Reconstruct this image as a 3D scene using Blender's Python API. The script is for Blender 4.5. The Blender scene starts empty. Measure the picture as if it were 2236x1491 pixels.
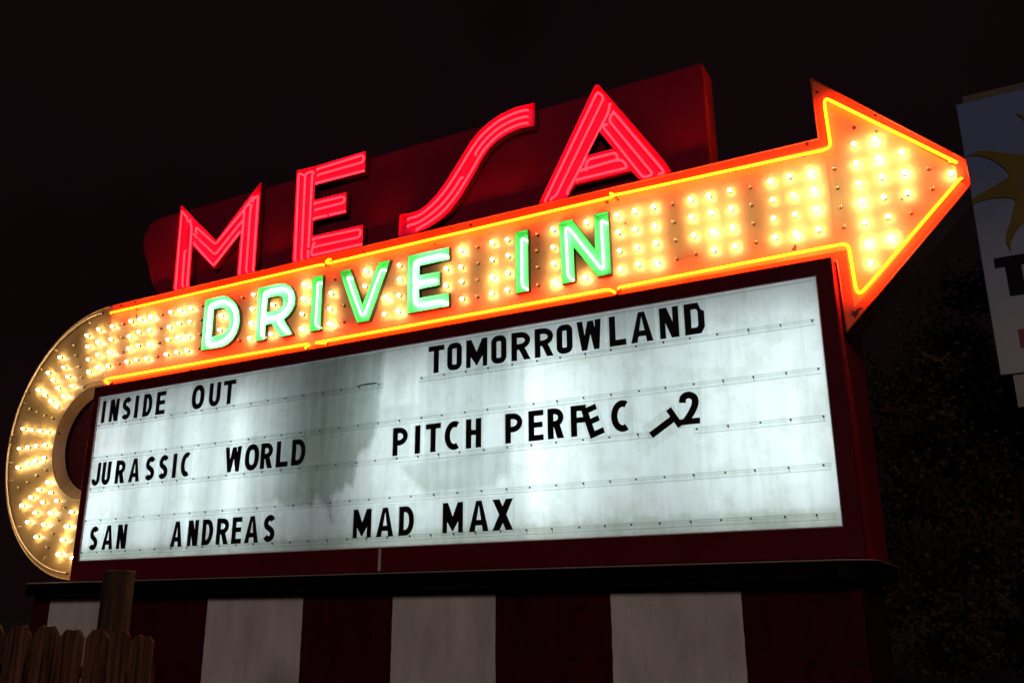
import bpy, bmesh, math, random
from mathutils import Vector, Matrix
from mathutils.geometry import tessellate_polygon

random.seed(7)
scene = bpy.context.scene
COL = scene.collection

# ------------------------------------------------------------------ camera
EYE = 1.75
cam_data = bpy.data.cameras.new("camera")
cam_data.sensor_width = 36.0
cam_data.lens = 1960.86 / 2236 * 36.0
cam_data.clip_start = 0.1
cam_data.clip_end = 1000
cam = bpy.data.objects.new("camera", cam_data)
COL.objects.link(cam)
R = ((0.87866839, -0.14128932, -0.45604735), (0.47740036, 0.24891640, 0.84269183), (-0.00554569, -0.95816384, 0.28616655))
cam.matrix_world = Matrix(((R[0][0], -R[0][1], -R[0][2], 0), (R[1][0], -R[1][1], -R[1][2], 0), (R[2][0], -R[2][1], -R[2][2], EYE), (0, 0, 0, 1)))
scene.camera = cam

# ------------------------------------------------------------------ night sky, faint town light, exposure
world = bpy.data.worlds.new("World")
scene.world = world
world.use_nodes = True
wn = world.node_tree
bg = wn.nodes["Background"]
tc = wn.nodes.new("ShaderNodeTexCoord")
nz = wn.nodes.new("ShaderNodeTexNoise"); nz.inputs["Scale"].default_value = 2.2; nz.inputs["Detail"].default_value = 3
cr = wn.nodes.new("ShaderNodeValToRGB")
cr.color_ramp.elements[0].position = 0.3; cr.color_ramp.elements[0].color = (0.0030, 0.0014, 0.0018, 1)
cr.color_ramp.elements[1].position = 0.75; cr.color_ramp.elements[1].color = (0.0056, 0.0022, 0.0028, 1)
wn.links.new(tc.outputs["Generated"], nz.inputs["Vector"])
wn.links.new(nz.outputs["Fac"], cr.inputs["Fac"])
wn.links.new(cr.outputs["Color"], bg.inputs["Color"])
bg.inputs["Strength"].default_value = 1.0

sun_d = bpy.data.lights.new("town_light", "SUN")
sun_d.energy = 0.35
sun_d.angle = math.radians(9)
sun_d.color = (1.0, 0.80, 0.74)
sun = bpy.data.objects.new("town_light", sun_d)
sun.rotation_euler = Vector((-0.36, 1.0, -0.34)).to_track_quat("-Z", "Y").to_euler()
COL.objects.link(sun)

scene.view_settings.view_transform = "Standard"
scene.view_settings.look = "None"
scene.view_settings.exposure = 0
scene.view_settings.gamma = 1
scene.cycles.use_denoising = True
scene.cycles.use_light_tree = True
scene.cycles.max_bounces = 8
scene.cycles.transparent_max_bounces = 24
scene.cycles.sample_clamp_indirect = 4
scene.cycles.caustics_reflective = False
scene.cycles.caustics_refractive = False

# ------------------------------------------------------------------ measured outlines, metres in the plane of the sign (x along it, z up)
BULBS = [(0.009, 5.706, 1),(-0.176, 5.601, 0),(-0.185, 5.814, 0),(-0.391, 5.396, 0),(-0.399, 5.595, 1),(-0.401, 5.813, 1),(-0.403, 6.038, 1),(-0.597, 5.177, 1),(-0.601, 5.389, 1),(-0.608, 5.6, 1),(-0.608, 5.821, 1),(-0.619, 6.026, 1),(-0.623, 6.238, 1),(-0.805, 4.959, 1),(-0.808, 5.38, 1),(-0.809, 5.164, 1),(-0.817, 5.604, 1),(-0.82, 5.802, 1),(-0.824, 6.026, 1),(-0.828, 6.242, 1),(-0.833, 6.44, 2),(-1.016, 5.385, 0),(-1.017, 5.602, 0),(-1.028, 5.814, 0),(-1.034, 6.03, 0),(-1.252, 5.395, 1),(-1.257, 5.614, 1),(-1.259, 6.046, 1),(-1.262, 5.836, 1),(-1.466, 5.609, 1),(-1.466, 5.402, 1),(-1.468, 5.823, 1),(-1.478, 6.04, 1),(-1.675, 5.828, 1),(-1.677, 5.403, 1),(-1.678, 5.617, 1),(-1.681, 6.039, 1),(-1.885, 5.397, 0),(-1.892, 5.609, 0),(-1.894, 6.028, 0),(-1.896, 5.823, 0),(-2.101, 5.391, 1),(-2.109, 5.61, 1),(-2.11, 5.823, 1),(-2.112, 6.039, 1),(-2.326, 5.392, 1),(-2.327, 5.82, 1),(-2.328, 5.603, 1),(-2.33, 6.027, 1),(-2.529, 5.398, 0),(-2.532, 5.599, 1),(-2.536, 6.025, 1),(-2.538, 5.824, 1),(-2.742, 5.383, 0),(-2.742, 5.599, 0),(-2.747, 5.814, 0),(-2.748, 6.033, 0),(-2.956, 5.598, 1),(-2.957, 5.38, 1),(-2.967, 5.817, 1),(-2.969, 6.037, 1),(-3.177, 5.39, 1),(-3.181, 5.604, 1),(-3.184, 5.822, 1),(-3.188, 6.033, 1),(-3.386, 5.384, 1),(-3.387, 5.599, 1),(-3.394, 5.822, 1),(-3.401, 6.032, 1),(-3.777, 6.028, 1),(-3.813, 5.357, 1),(-4.208, 5.375, 1),(-4.209, 5.602, 1),(-4.212, 6.031, 1),(-4.216, 5.81, 1),(-4.423, 6.017, 0),(-4.424, 5.599, 0),(-4.425, 5.38, 0),(-4.431, 5.814, 0),(-4.813, 5.817, 1),(-4.814, 5.603, 1),(-4.82, 6.03, 1),(-4.821, 5.387, 1),(-5.027, 5.596, 1),(-5.031, 6.031, 1),(-5.034, 5.81, 1),(-5.036, 5.385, 1),(-5.244, 5.813, 0),(-5.247, 5.378, 0),(-5.248, 5.595, 0),(-5.251, 6.027, 0),(-5.456, 5.387, 1),(-5.462, 5.607, 1),(-5.47, 5.808, 1),(-5.475, 6.031, 1),(-5.689, 5.819, 1),(-5.69, 5.598, 1),(-6.392, 5.809, 1),(-6.4, 5.596, 1),(-6.403, 6.003, 1),(-6.404, 5.38, 1),(-6.611, 5.599, 1),(-6.616, 5.376, 1),(-6.944, 6.031, 1),(-6.948, 5.814, 1),(-7.292, 5.387, 0),(-7.299, 5.61, 0),(-7.482, 6.016, 2),(-7.509, 5.818, 1),(-7.513, 5.39, 1),(-7.514, 5.597, 1),(-7.99, 5.819, 1),(-7.99, 6.032, 1),(-7.991, 5.392, 1),(-7.997, 5.605, 1),(-8.536, 5.4, 1),(-8.541, 5.83, 1),(-8.925, 5.829, 1),(-8.925, 6.044, 1),(-8.925, 5.619, 1),(-8.931, 5.4, 1),(-9.14, 5.405, 0),(-9.148, 6.045, 0),(-9.525, 5.831, 1),(-9.527, 5.614, 1),(-9.937, 5.612, 0),(-9.944, 5.403, 0),(-9.949, 5.838, 0),(-9.959, 6.058, 0),(-10.164, 5.836, 1),(-10.164, 5.617, 1),(-10.166, 5.401, 1),(-10.173, 6.052, 1),(-10.369, 5.404, 1),(-10.372, 5.627, 1),(-10.381, 5.847, 1),(-10.393, 6.049, 1),(-10.583, 5.624, 1),(-10.583, 5.824, 1),(-10.585, 5.398, 1),(-10.592, 6.056, 1),(-10.794, 5.616, 0),(-10.795, 6.058, 0),(-10.797, 5.401, 0),(-10.798, 5.84, 0),(-10.996, 5.615, 1),(-11.01, 5.393, 1),(-11.019, 5.837, 1),(-11.023, 6.05, 1),(-11.23, 5.628, 1),(-11.231, 5.411, 1),(-11.249, 5.844, 1),(-11.252, 6.052, 1),(-11.435, 5.61, 1),(-11.439, 5.402, 1),(-11.452, 5.809, 1),(-11.459, 6.054, 1),(-11.584, 5.59, 2),(-11.637, 5.824, 0),(-11.641, 5.402, 0),(-11.655, 6.048, 0),(-11.868, 5.399, 1),(-11.875, 5.825, 1),(-11.875, 5.613, 1),(-11.881, 6.035, 1)]
TAIL_BULBS = [(-12.461, 5.978, 1),(-12.416, 5.778, 1),(-12.36, 5.566, 1),(-12.303, 5.358, 1),(-12.201, 6.038, 1),(-12.178, 5.819, 1),(-12.153, 5.611, 1),(-12.122, 5.402, 1),(-12.766, 5.853, 0),(-12.693, 5.678, 0),(-12.583, 5.475, 0),(-12.489, 5.29, 0),(-13.665, 4.914, 0),(-13.462, 4.838, 0),(-13.259, 4.766, 0),(-13.054, 4.695, 0),(-13.074, 5.695, 1),(-12.937, 5.513, 1),(-12.802, 5.344, 1),(-12.679, 5.174, 1),(-13.315, 5.473, 1),(-13.159, 5.332, 1),(-13.008, 5.183, 1),(-12.839, 5.031, 1),(-13.51, 5.218, 1),(-13.319, 5.1, 1),(-13.15, 4.986, 1),(-12.973, 4.87, 1),(-13.753, 4.595, 1),(-13.523, 4.556, 1),(-13.307, 4.52, 1),(-13.115, 4.483, 1),(-13.769, 4.278, 1),(-13.555, 4.277, 1),(-13.349, 4.278, 1),(-13.13, 4.273, 1),(-13.733, 3.964, 1),(-13.527, 4.011, 1),(-13.322, 4.041, 1),(-13.103, 4.076, 1),(-13.494, 3.35, 1),(-13.298, 3.466, 1),(-13.124, 3.579, 1),(-12.935, 3.675, 1),(-13.29, 3.086, 1),(-13.13, 3.226, 1),(-12.989, 3.376, 1),(-12.822, 3.512, 1),(-13.646, 3.643, 0),(-13.446, 3.718, 0),(-13.248, 3.802, 0),(-13.045, 3.875, 0),(-13.024, 2.859, 1),(-12.88, 3.032, 1),(-12.765, 3.201, 1),(-12.655, 3.379, 1),(-12.444, 2.576, 1),(-12.39, 2.783, 1),(-12.333, 2.981, 1),(-12.278, 3.193, 1),(-12.122, 2.52, 1),(-12.746, 2.689, 0),(-12.664, 2.889, 0),(-12.581, 3.084, 0),(-12.475, 3.269, 0)]
ARROW = [(-11.983, 6.406),(-1.156, 6.409),(-1.167, 7.126),(0.142, 5.829),(0.147, 5.569),(-1.103, 4.303),(-1.116, 5.046)]
ARROW_TUBES = [[(-11.934, 6.263),(-7.688, 6.256)], [(-7.572, 6.306),(-7.618, 6.279),(-7.584, 6.249),(-3.438, 6.261),(-3.42, 6.285),(-3.459, 6.312)], [(-3.409, 6.282),(-3.348, 6.274),(-1.076, 6.239),(-1.041, 6.275),(-1.054, 6.77),(-1.032, 6.811),(-0.998, 6.784),(0.076, 5.78),(0.021, 5.825)], [(-11.817, 5.118),(-11.879, 5.153),(-11.828, 5.178),(-7.848, 5.157),(-7.806, 5.129),(-7.885, 5.114)], [(-7.581, 5.131),(-7.741, 5.152),(-3.531, 5.157),(-3.479, 5.125)], [(-3.405, 5.157),(-1.033, 5.187),(-0.984, 5.161),(-0.967, 4.689),(-0.937, 4.653),(-0.897, 4.676),(0.067, 5.624)]]
GREEN = [('D', [[(-9.871, 6.131),(-9.512, 6.131),(-9.416, 6.1),(-9.309, 6.028),(-9.224, 5.943),(-9.168, 5.84),(-9.14, 5.719),(-9.143, 5.616),(-9.176, 5.505),(-9.241, 5.423),(-9.339, 5.363),(-9.456, 5.34),(-9.861, 5.352)], [(-9.668, 5.946),(-9.528, 5.943),(-9.44, 5.909),(-9.377, 5.828),(-9.343, 5.728),(-9.349, 5.648),(-9.394, 5.579),(-9.465, 5.544),(-9.663, 5.533)]], [[(-9.611, 5.411),(-9.734, 5.411),(-9.765, 5.445),(-9.775, 6.009),(-9.72, 6.044),(-9.504, 6.046),(-9.374, 5.983),(-9.279, 5.885),(-9.235, 5.76),(-9.236, 5.633),(-9.291, 5.525),(-9.403, 5.45),(-9.521, 5.421),(-9.696, 5.414)]]),('R', [[(-8.835, 6.127),(-8.452, 6.128),(-8.336, 6.107),(-8.233, 6.048),(-8.162, 5.961),(-8.126, 5.859),(-8.132, 5.758),(-8.173, 5.676),(-8.237, 5.613),(-8.304, 5.576),(-8.131, 5.333),(-8.354, 5.327),(-8.526, 5.544),(-8.637, 5.542),(-8.634, 5.333),(-8.808, 5.331)], [(-8.635, 5.938),(-8.449, 5.94),(-8.375, 5.908),(-8.345, 5.851),(-8.35, 5.784),(-8.403, 5.742),(-8.637, 5.735)]], [[(-8.661, 5.379),(-8.715, 5.421),(-8.72, 5.757),(-8.721, 6.022),(-8.669, 6.05),(-8.381, 6.043),(-8.293, 6.004),(-8.237, 5.926),(-8.227, 5.811),(-8.275, 5.718),(-8.362, 5.664),(-8.458, 5.64),(-8.687, 5.643)], [(-8.449, 5.616),(-8.359, 5.479),(-8.251, 5.387)]]),('I', [[(-7.843, 6.107),(-7.66, 6.107),(-7.654, 5.323),(-7.838, 5.324)]], [[(-7.687, 5.991),(-7.753, 6.018),(-7.747, 5.399),(-7.675, 5.364)]]),('V', [[(-7.387, 6.106),(-7.197, 6.106),(-6.968, 5.572),(-6.734, 6.107),(-6.541, 6.105),(-6.846, 5.318),(-7.048, 5.322)]], [[(-7.184, 5.974),(-7.253, 6.006),(-7.004, 5.452),(-6.966, 5.404),(-6.93, 5.44),(-6.698, 6.0),(-6.623, 5.98)]]),('E', [[(-6.275, 6.106),(-5.647, 6.104),(-5.641, 5.931),(-6.081, 5.927),(-6.078, 5.809),(-5.78, 5.802),(-5.772, 5.614),(-6.081, 5.611),(-6.075, 5.503),(-5.642, 5.494),(-5.636, 5.316),(-6.258, 5.319)]], [[(-5.679, 5.978),(-5.773, 6.021),(-6.131, 6.014),(-6.169, 5.984),(-6.168, 5.725)], [(-5.864, 5.704),(-6.164, 5.711),(-6.158, 5.458),(-6.113, 5.414),(-5.766, 5.406),(-5.674, 5.365)]]),('I', [[(-4.713, 6.105),(-4.531, 6.103),(-4.53, 5.319),(-4.708, 5.316)]], [[(-4.569, 5.972),(-4.628, 6.011),(-4.627, 5.405),(-4.562, 5.349)]]),('N', [[(-4.126, 6.106),(-3.953, 6.105),(-3.681, 5.676),(-3.678, 6.105),(-3.499, 6.106),(-3.492, 5.336),(-3.661, 5.332),(-3.942, 5.746),(-3.938, 5.33),(-4.107, 5.324)]], [[(-3.978, 5.363),(-4.031, 5.411),(-4.045, 6.015),(-4.01, 6.012),(-3.619, 5.424),(-3.586, 5.427),(-3.596, 6.015),(-3.549, 5.98)]])]
MESA = [('M', [[(-10.646, 6.419),(-10.682, 7.847),(-10.635, 7.836),(-9.821, 7.078),(-9.019, 7.837),(-8.988, 7.829),(-8.976, 6.407),(-9.332, 6.419),(-9.336, 7.063),(-9.817, 6.631),(-10.313, 7.084),(-10.293, 6.416)]], [[(-10.626, 6.458),(-10.681, 7.773),(-10.537, 7.614),(-10.531, 7.571)], [(-10.489, 6.494),(-10.514, 7.054)], [(-10.381, 6.474),(-10.414, 7.433),(-10.476, 7.558)], [(-10.311, 7.328),(-10.322, 7.414),(-9.863, 7.03),(-9.317, 7.491),(-9.184, 7.643)], [(-10.361, 7.304),(-9.851, 6.861),(-9.355, 7.298)], [(-10.341, 7.156),(-9.861, 6.69),(-9.386, 7.131)], [(-9.313, 6.461),(-9.325, 7.332),(-9.322, 7.533),(-9.223, 7.537)], [(-9.185, 6.482),(-9.201, 7.492)], [(-9.047, 6.443),(-9.071, 7.663),(-9.179, 7.594)]]),('E', [[(-8.284, 6.415),(-8.317, 7.86),(-7.971, 7.838),(-7.07, 7.845),(-7.068, 7.518),(-7.956, 7.526),(-7.945, 7.303),(-7.37, 7.292),(-7.362, 6.967),(-7.942, 6.979),(-7.938, 6.754),(-7.06, 6.734),(-7.055, 6.421)]], [[(-8.261, 6.47),(-8.3, 7.821),(-8.232, 7.783)], [(-8.143, 6.467),(-8.176, 7.783),(-8.057, 7.787)], [(-8.027, 6.463),(-8.043, 7.75)], [(-7.962, 7.798),(-7.129, 7.811),(-7.13, 7.699),(-7.94, 7.704)], [(-7.962, 7.581),(-7.108, 7.562)], [(-7.971, 7.268),(-7.433, 7.252),(-7.431, 7.156),(-7.947, 7.163)], [(-7.969, 7.036),(-7.404, 7.02)], [(-7.961, 6.721),(-7.121, 6.694),(-7.13, 6.578),(-7.952, 6.596)], [(-7.941, 6.652),(-7.969, 6.516),(-7.958, 6.475),(-7.095, 6.465)]]),('S', [[(-6.468, 6.752),(-6.3, 6.729),(-6.169, 6.737),(-6.04, 6.789),(-5.897, 6.896),(-5.756, 7.041),(-5.632, 7.203),(-5.507, 7.365),(-5.383, 7.527),(-5.259, 7.644),(-5.104, 7.736),(-4.936, 7.8),(-4.724, 7.835),(-4.442, 7.822),(-4.447, 7.493),(-4.682, 7.512),(-4.846, 7.484),(-4.982, 7.433),(-5.104, 7.348),(-5.21, 7.228),(-5.302, 7.075),(-5.409, 6.926),(-5.531, 6.766),(-5.67, 6.624),(-5.826, 6.528),(-6.015, 6.453),(-6.208, 6.407),(-6.472, 6.411)]], [[(-6.344, 6.671),(-6.204, 6.675),(-6.082, 6.715),(-5.976, 6.777),(-5.878, 6.846),(-5.79, 6.926),(-5.71, 7.013),(-5.635, 7.105),(-5.562, 7.199),(-5.49, 7.293),(-5.419, 7.387),(-5.344, 7.478),(-5.264, 7.563),(-5.168, 7.631),(-5.065, 7.688),(-4.956, 7.735),(-4.836, 7.76),(-4.713, 7.776),(-4.585, 7.77)], [(-6.346, 6.573),(-6.206, 6.577),(-6.081, 6.614),(-5.969, 6.667),(-5.864, 6.727),(-5.769, 6.8),(-5.684, 6.882),(-5.606, 6.971),(-5.534, 7.065)], [(-5.323, 7.356),(-5.249, 7.448),(-5.16, 7.523),(-5.062, 7.586),(-4.955, 7.637),(-4.837, 7.667),(-4.715, 7.684),(-4.587, 7.679)], [(-6.207, 6.492),(-6.081, 6.526),(-5.963, 6.572),(-5.852, 6.625),(-5.752, 6.692),(-5.663, 6.77),(-5.582, 6.857),(-5.509, 6.949),(-5.437, 7.043),(-5.368, 7.139),(-5.301, 7.236),(-5.235, 7.333),(-5.152, 7.415),(-5.058, 7.485),(-4.954, 7.539),(-4.838, 7.574),(-4.717, 7.593),(-4.589, 7.588)]]),('A', [[(-4.421, 6.402),(-3.631, 7.821),(-3.577, 7.804),(-3.283, 7.336),(-2.896, 6.715),(-2.787, 6.525),(-2.74, 6.399),(-3.123, 6.396),(-3.226, 6.567),(-3.935, 6.565),(-4.03, 6.407)], [(-3.597, 7.168),(-3.435, 6.906),(-3.755, 6.906)]], [[(-4.342, 6.463),(-3.636, 7.694),(-3.605, 7.728),(-3.531, 7.63),(-4.193, 6.495),(-4.261, 6.474)], [(-4.047, 6.508),(-3.909, 6.716),(-3.479, 7.421),(-3.464, 7.516)], [(-3.421, 7.404),(-2.834, 6.459),(-2.899, 6.463)], [(-3.446, 7.375),(-3.478, 7.298),(-2.97, 6.47),(-3.092, 6.46),(-3.563, 7.248),(-3.533, 7.264)], [(-3.8, 6.755),(-3.772, 6.864),(-3.408, 6.863),(-3.394, 6.778)], [(-3.848, 6.749),(-3.401, 6.767),(-3.333, 6.744),(-3.269, 6.633),(-3.911, 6.638)]])]
MESA_BACK = [(-11.05, 6.412),(-11.275, 6.678),(-11.439, 7.06),(-11.59, 7.346),(-11.607, 7.565),(-11.491, 7.745),(-11.269, 7.812),(-10.837, 7.803),(-2.344, 7.773),(-2.335, 6.412)]
WORDS = [('INSIDE', [('I', (-11.597, 4.433),(0.067, 0.0),(0, 0.334)),('N', (-11.428, 4.433),(0.192, 0.0),(0, 0.334)),('S', (-11.153, 4.433),(0.179, 0.0),(0, 0.334)),('I', (-10.888, 4.433),(0.071, 0.0),(0, 0.334)),('D', (-10.713, 4.433),(0.187, 0.0),(0, 0.334)),('E', (-10.442, 4.433),(0.185, 0.0),(0, 0.334))]),('OUT', [('O', (-9.729, 4.433),(0.235, 0.0),(0, 0.334)),('U', (-9.4, 4.433),(0.211, 0.0),(0, 0.334)),('T', (-9.136, 4.433),(0.226, 0.0),(0, 0.334))]),('JUR', [('J', (-11.639, 3.506),(0.173, 0.0),(0, 0.334)),('U', (-11.426, 3.506),(0.182, 0.0),(0, 0.334)),('R', (-11.136, 3.506),(0.199, 0.0),(0, 0.334)),('A', (-10.852, 3.506),(0.222, 0.0),(0, 0.334)),('S', (-10.515, 3.506),(0.179, 0.0),(0, 0.334)),('S', (-10.245, 3.506),(0.173, 0.0),(0, 0.334)),('I', (-9.975, 3.506),(0.071, 0.0),(0, 0.334)),('C', (-9.821, 3.506),(0.192, 0.0),(0, 0.334))]),('WOR', [('W', (-8.996, 3.504),(0.303, 0.0),(0, 0.334)),('O', (-8.635, 3.504),(0.239, 0.0),(0, 0.334)),('R', (-8.365, 3.504),(0.206, 0.0),(0, 0.334)),('L', (-8.098, 3.504),(0.198, 0.0),(0, 0.334)),('D', (-7.841, 3.504),(0.226, 0.0),(0, 0.334))]),('SAN', [('S', (-11.517, 2.591),(0.17, 0.0),(0, 0.334)),('A', (-11.243, 2.591),(0.224, 0.0),(0, 0.334)),('N', (-10.941, 2.591),(0.191, 0.0),(0, 0.334))]),('AND', [('A', (-9.874, 2.579),(0.218, 0.0),(0, 0.334)),('N', (-9.558, 2.579),(0.188, 0.0),(0, 0.334)),('D', (-9.296, 2.579),(0.199, 0.0),(0, 0.334)),('R', (-9.036, 2.579),(0.216, 0.0),(0, 0.334)),('E', (-8.764, 2.579),(0.166, 0.0),(0, 0.334)),('A', (-8.54, 2.579),(0.235, 0.0),(0, 0.334)),('S', (-8.223, 2.579),(0.184, 0.0),(0, 0.334))]),('MAD', [('M', (-6.813, 2.568),(0.265, 0.0),(0, 0.334)),('A', (-6.472, 2.568),(0.245, 0.0),(0, 0.334)),('D', (-6.153, 2.568),(0.211, 0.0),(0, 0.334))]),('MAX', [('M', (-5.555, 2.572),(0.265, 0.0),(0, 0.334)),('A', (-5.208, 2.572),(0.246, 0.0),(0, 0.334)),('X', (-4.912, 2.572),(0.254, 0.0),(0, 0.334))]),('TOM', [('T', (-5.792, 4.437),(0.221, 0.0),(0, 0.334)),('o', (-5.528, 4.437),(0.201, 0.0),(0, 0.334)),('M', (-5.265, 4.437),(0.282, 0.0),(0, 0.334)),('o', (-4.931, 4.437),(0.2, 0.0),(0, 0.334)),('R', (-4.665, 4.437),(0.241, 0.0),(0, 0.334)),('R', (-4.369, 4.437),(0.232, 0.0),(0, 0.334)),('o', (-4.097, 4.437),(0.193, 0.0),(0, 0.334)),('W', (-3.851, 4.437),(0.301, 0.0),(0, 0.334)),('L', (-3.469, 4.437),(0.189, 0.0),(0, 0.334)),('A', (-3.224, 4.437),(0.247, 0.0),(0, 0.334)),('N', (-2.902, 4.437),(0.207, 0.0),(0, 0.334)),('b', (-2.633, 4.437),(0.211, 0.0),(0, 0.334))]),('PIT', [('P', (-6.275, 3.498),(0.215, 0.0),(0, 0.334)),('I', (-5.958, 3.498),(0.073, 0.0),(0, 0.334)),('T', (-5.808, 3.498),(0.206, 0.0),(0, 0.334)),('C', (-5.55, 3.498),(0.231, 0.0),(0, 0.334)),('H', (-5.26, 3.498),(0.2, 0.0),(0, 0.334))]),('PER', [('P', (-4.75, 3.508),(0.217, 0.0),(0, 0.334)),('E', (-4.459, 3.508),(0.183, 0.0),(0, 0.334)),('R', (-4.225, 3.508),(0.193, 0.0),(0, 0.334)),('F', (-3.948, 3.508),(0.178, 0.0),(0, 0.334)),('E', (-3.722, 3.466),(0.164, 0.052),(-0.101, 0.319)),('C', (-3.489, 3.508),(0.228, 0.0),(0, 0.334)),('T', (-3.112, 3.534),(0.115, -0.188),(0.285, 0.174))]),('2', [('2', (-2.743, 3.514),(0.205, 0.0),(0, 0.334))])]
FILMS = [[(-8.836, 4.916),(-6.474, 4.879),(-6.478, 4.449),(-6.515, 4.241),(-6.516, 4.012),(-6.562, 3.771),(-6.648, 3.648),(-6.784, 3.585),(-6.812, 3.456),(-6.837, 3.291),(-6.855, 3.182),(-6.972, 3.208),(-7.027, 3.138),(-7.099, 3.161),(-7.177, 3.092),(-7.181, 2.963),(-7.132, 2.758),(-7.192, 2.78),(-7.239, 2.947),(-7.339, 3.009),(-7.418, 3.107),(-7.483, 2.998),(-7.629, 2.988),(-7.754, 3.005),(-7.879, 3.002),(-8.062, 3.07),(-8.315, 3.027),(-8.631, 3.026)], [(-6.188, 3.407),(-5.588, 3.43),(-4.685, 3.491),(-4.687, 3.169),(-4.822, 3.146),(-4.899, 3.05),(-5.601, 3.028),(-5.767, 3.012),(-5.94, 3.12),(-6.051, 3.234),(-6.151, 3.296)], [(-6.522, 4.127),(-5.948, 4.119),(-5.933, 4.38),(-4.502, 4.468),(-4.508, 3.939),(-5.576, 3.913),(-6.274, 3.912),(-6.544, 3.864)]]
LAMPS = [(-11.968, 1),(-11.192, 1),(-10.409, 1),(-9.625, 1.05),(-8.844, 1.3),(-8.188, 0.35),(-7.603, 0.02),(-7.082, 0.02),(-6.514, 0.75),(-5.972, 0.85),(-5.424, 0.55),(-4.933, 0.45),(-4.377, 1.35),(-3.877, 0.8),(-3.349, 0.36),(-2.897, 0.34),(-2.442, 0.6),(-2.008, 0.66),(-1.615, 0.6),(-1.342, 0.45)]
PICKETS = [(-7.999, -7.639, 1.651),(-7.616, -7.275, 1.641),(-7.26, -6.929, 1.645),(-6.913, -6.616, 1.619),(-6.605, -6.32, 1.614),(-6.309, -6.07, 1.606),(-6.054, -5.801, 1.579)]
NSIGN = {'l': (0.185, 8.096), 'b': (0.175, 4.419), 'sun': (1.048, 6.797), 'tl': (0.316, 5.886), 'tr': (0.775, 5.904), 'tstem': (0.511, 5.643), 'tbot': (0.473, 5.383), 'red': (0.448, 4.948), 'redb': (0.473, 4.726), 'cap': (0.262, 8.203)}
LIT_EDGE_ARC = [(-13.187, 6.165),(-13.001, 6.271),(-12.812, 6.352),(-12.597, 6.403),(-12.423, 6.426)]
POST_X = -6.727
RUST_HOLES = [[(-1.042, 4.528),(-1.022, 4.503),(-0.999, 4.505),(-0.983, 4.524),(-0.946, 4.528),(-0.93, 4.522),(-0.972, 4.498),(-0.981, 4.465),(-1.013, 4.429),(-1.024, 4.459),(-1.056, 4.474),(-1.032, 4.486)], [(-3.506, 6.237),(-3.509, 6.226),(-3.528, 6.224),(-3.546, 6.23),(-3.556, 6.242),(-3.551, 6.254),(-3.546, 6.262),(-3.526, 6.26),(-3.513, 6.251)], [(-3.384, 6.243),(-3.386, 6.232),(-3.397, 6.229),(-3.407, 6.233),(-3.412, 6.244),(-3.409, 6.255),(-3.406, 6.263),(-3.395, 6.263),(-3.388, 6.255)], [(-5.338, 6.347),(-5.341, 6.336),(-5.361, 6.334),(-5.379, 6.34),(-5.391, 6.352),(-5.385, 6.364),(-5.381, 6.372),(-5.361, 6.37),(-5.346, 6.361)], [(-5.639, 6.363),(-5.641, 6.357),(-5.652, 6.356),(-5.662, 6.36),(-5.669, 6.366),(-5.666, 6.372),(-5.663, 6.377),(-5.652, 6.376),(-5.644, 6.371)], [(-5.873, 6.206),(-5.876, 6.201),(-5.891, 6.201),(-5.906, 6.205),(-5.915, 6.211),(-5.911, 6.216),(-5.907, 6.22),(-5.891, 6.217),(-5.88, 6.212)], [(-0.575, 6.518),(-0.578, 6.509),(-0.589, 6.506),(-0.599, 6.511),(-0.605, 6.521),(-0.601, 6.531),(-0.597, 6.538),(-0.586, 6.536),(-0.578, 6.529)], [(-0.589, 6.34),(-0.592, 6.333),(-0.6, 6.331),(-0.608, 6.334),(-0.612, 6.342),(-0.608, 6.35),(-0.606, 6.355),(-0.597, 6.355),(-0.592, 6.349)], [(-1.099, 6.94),(-1.102, 6.931),(-1.116, 6.929),(-1.128, 6.935),(-1.135, 6.946),(-1.13, 6.955),(-1.126, 6.963),(-1.112, 6.961),(-1.103, 6.952)], [(-11.435, 6.374),(-11.438, 6.366),(-11.465, 6.366),(-11.492, 6.372),(-11.509, 6.382),(-11.503, 6.39),(-11.497, 6.396),(-11.469, 6.393),(-11.448, 6.385)], [(-11.745, 6.367),(-11.749, 6.357),(-11.78, 6.357),(-11.811, 6.364),(-11.831, 6.376),(-11.824, 6.385),(-11.817, 6.392),(-11.784, 6.388),(-11.76, 6.379)], [(-11.372, 6.134),(-11.369, 6.105),(-11.379, 6.091),(-11.392, 6.099),(-11.403, 6.124),(-11.405, 6.155),(-11.406, 6.179),(-11.394, 6.182),(-11.382, 6.165)], [(-11.39, 6.25),(-11.391, 6.236),(-11.405, 6.23),(-11.42, 6.236),(-11.431, 6.249),(-11.429, 6.264),(-11.428, 6.276),(-11.412, 6.276),(-11.399, 6.266)], [(-1.307, 6.244),(-1.309, 6.239),(-1.319, 6.239),(-1.329, 6.243),(-1.334, 6.248),(-1.331, 6.253),(-1.328, 6.256),(-1.317, 6.255),(-1.31, 6.25)], [(-3.309, 5.934),(-3.31, 5.929),(-3.318, 5.928),(-3.326, 5.93),(-3.33, 5.936),(-3.328, 5.941),(-3.326, 5.945),(-3.317, 5.944),(-3.312, 5.94)], [(-0.445, 5.559),(-0.447, 5.552),(-0.455, 5.55),(-0.461, 5.553),(-0.465, 5.56),(-0.462, 5.568),(-0.459, 5.573),(-0.452, 5.573),(-0.447, 5.568)]]

Y_PANEL, Y_FRAME, Y_ARROW = 8.636, 8.600, 8.850
Z_SIGN = 2.18          # underside of the sign cabinet

# ------------------------------------------------------------------ materials
def new_mat(name):
    m = bpy.data.materials.new(name)
    m.use_nodes = True
    nt = m.node_tree
    nt.nodes.clear()
    out = nt.nodes.new("ShaderNodeOutputMaterial")
    return m, nt, out

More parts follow.
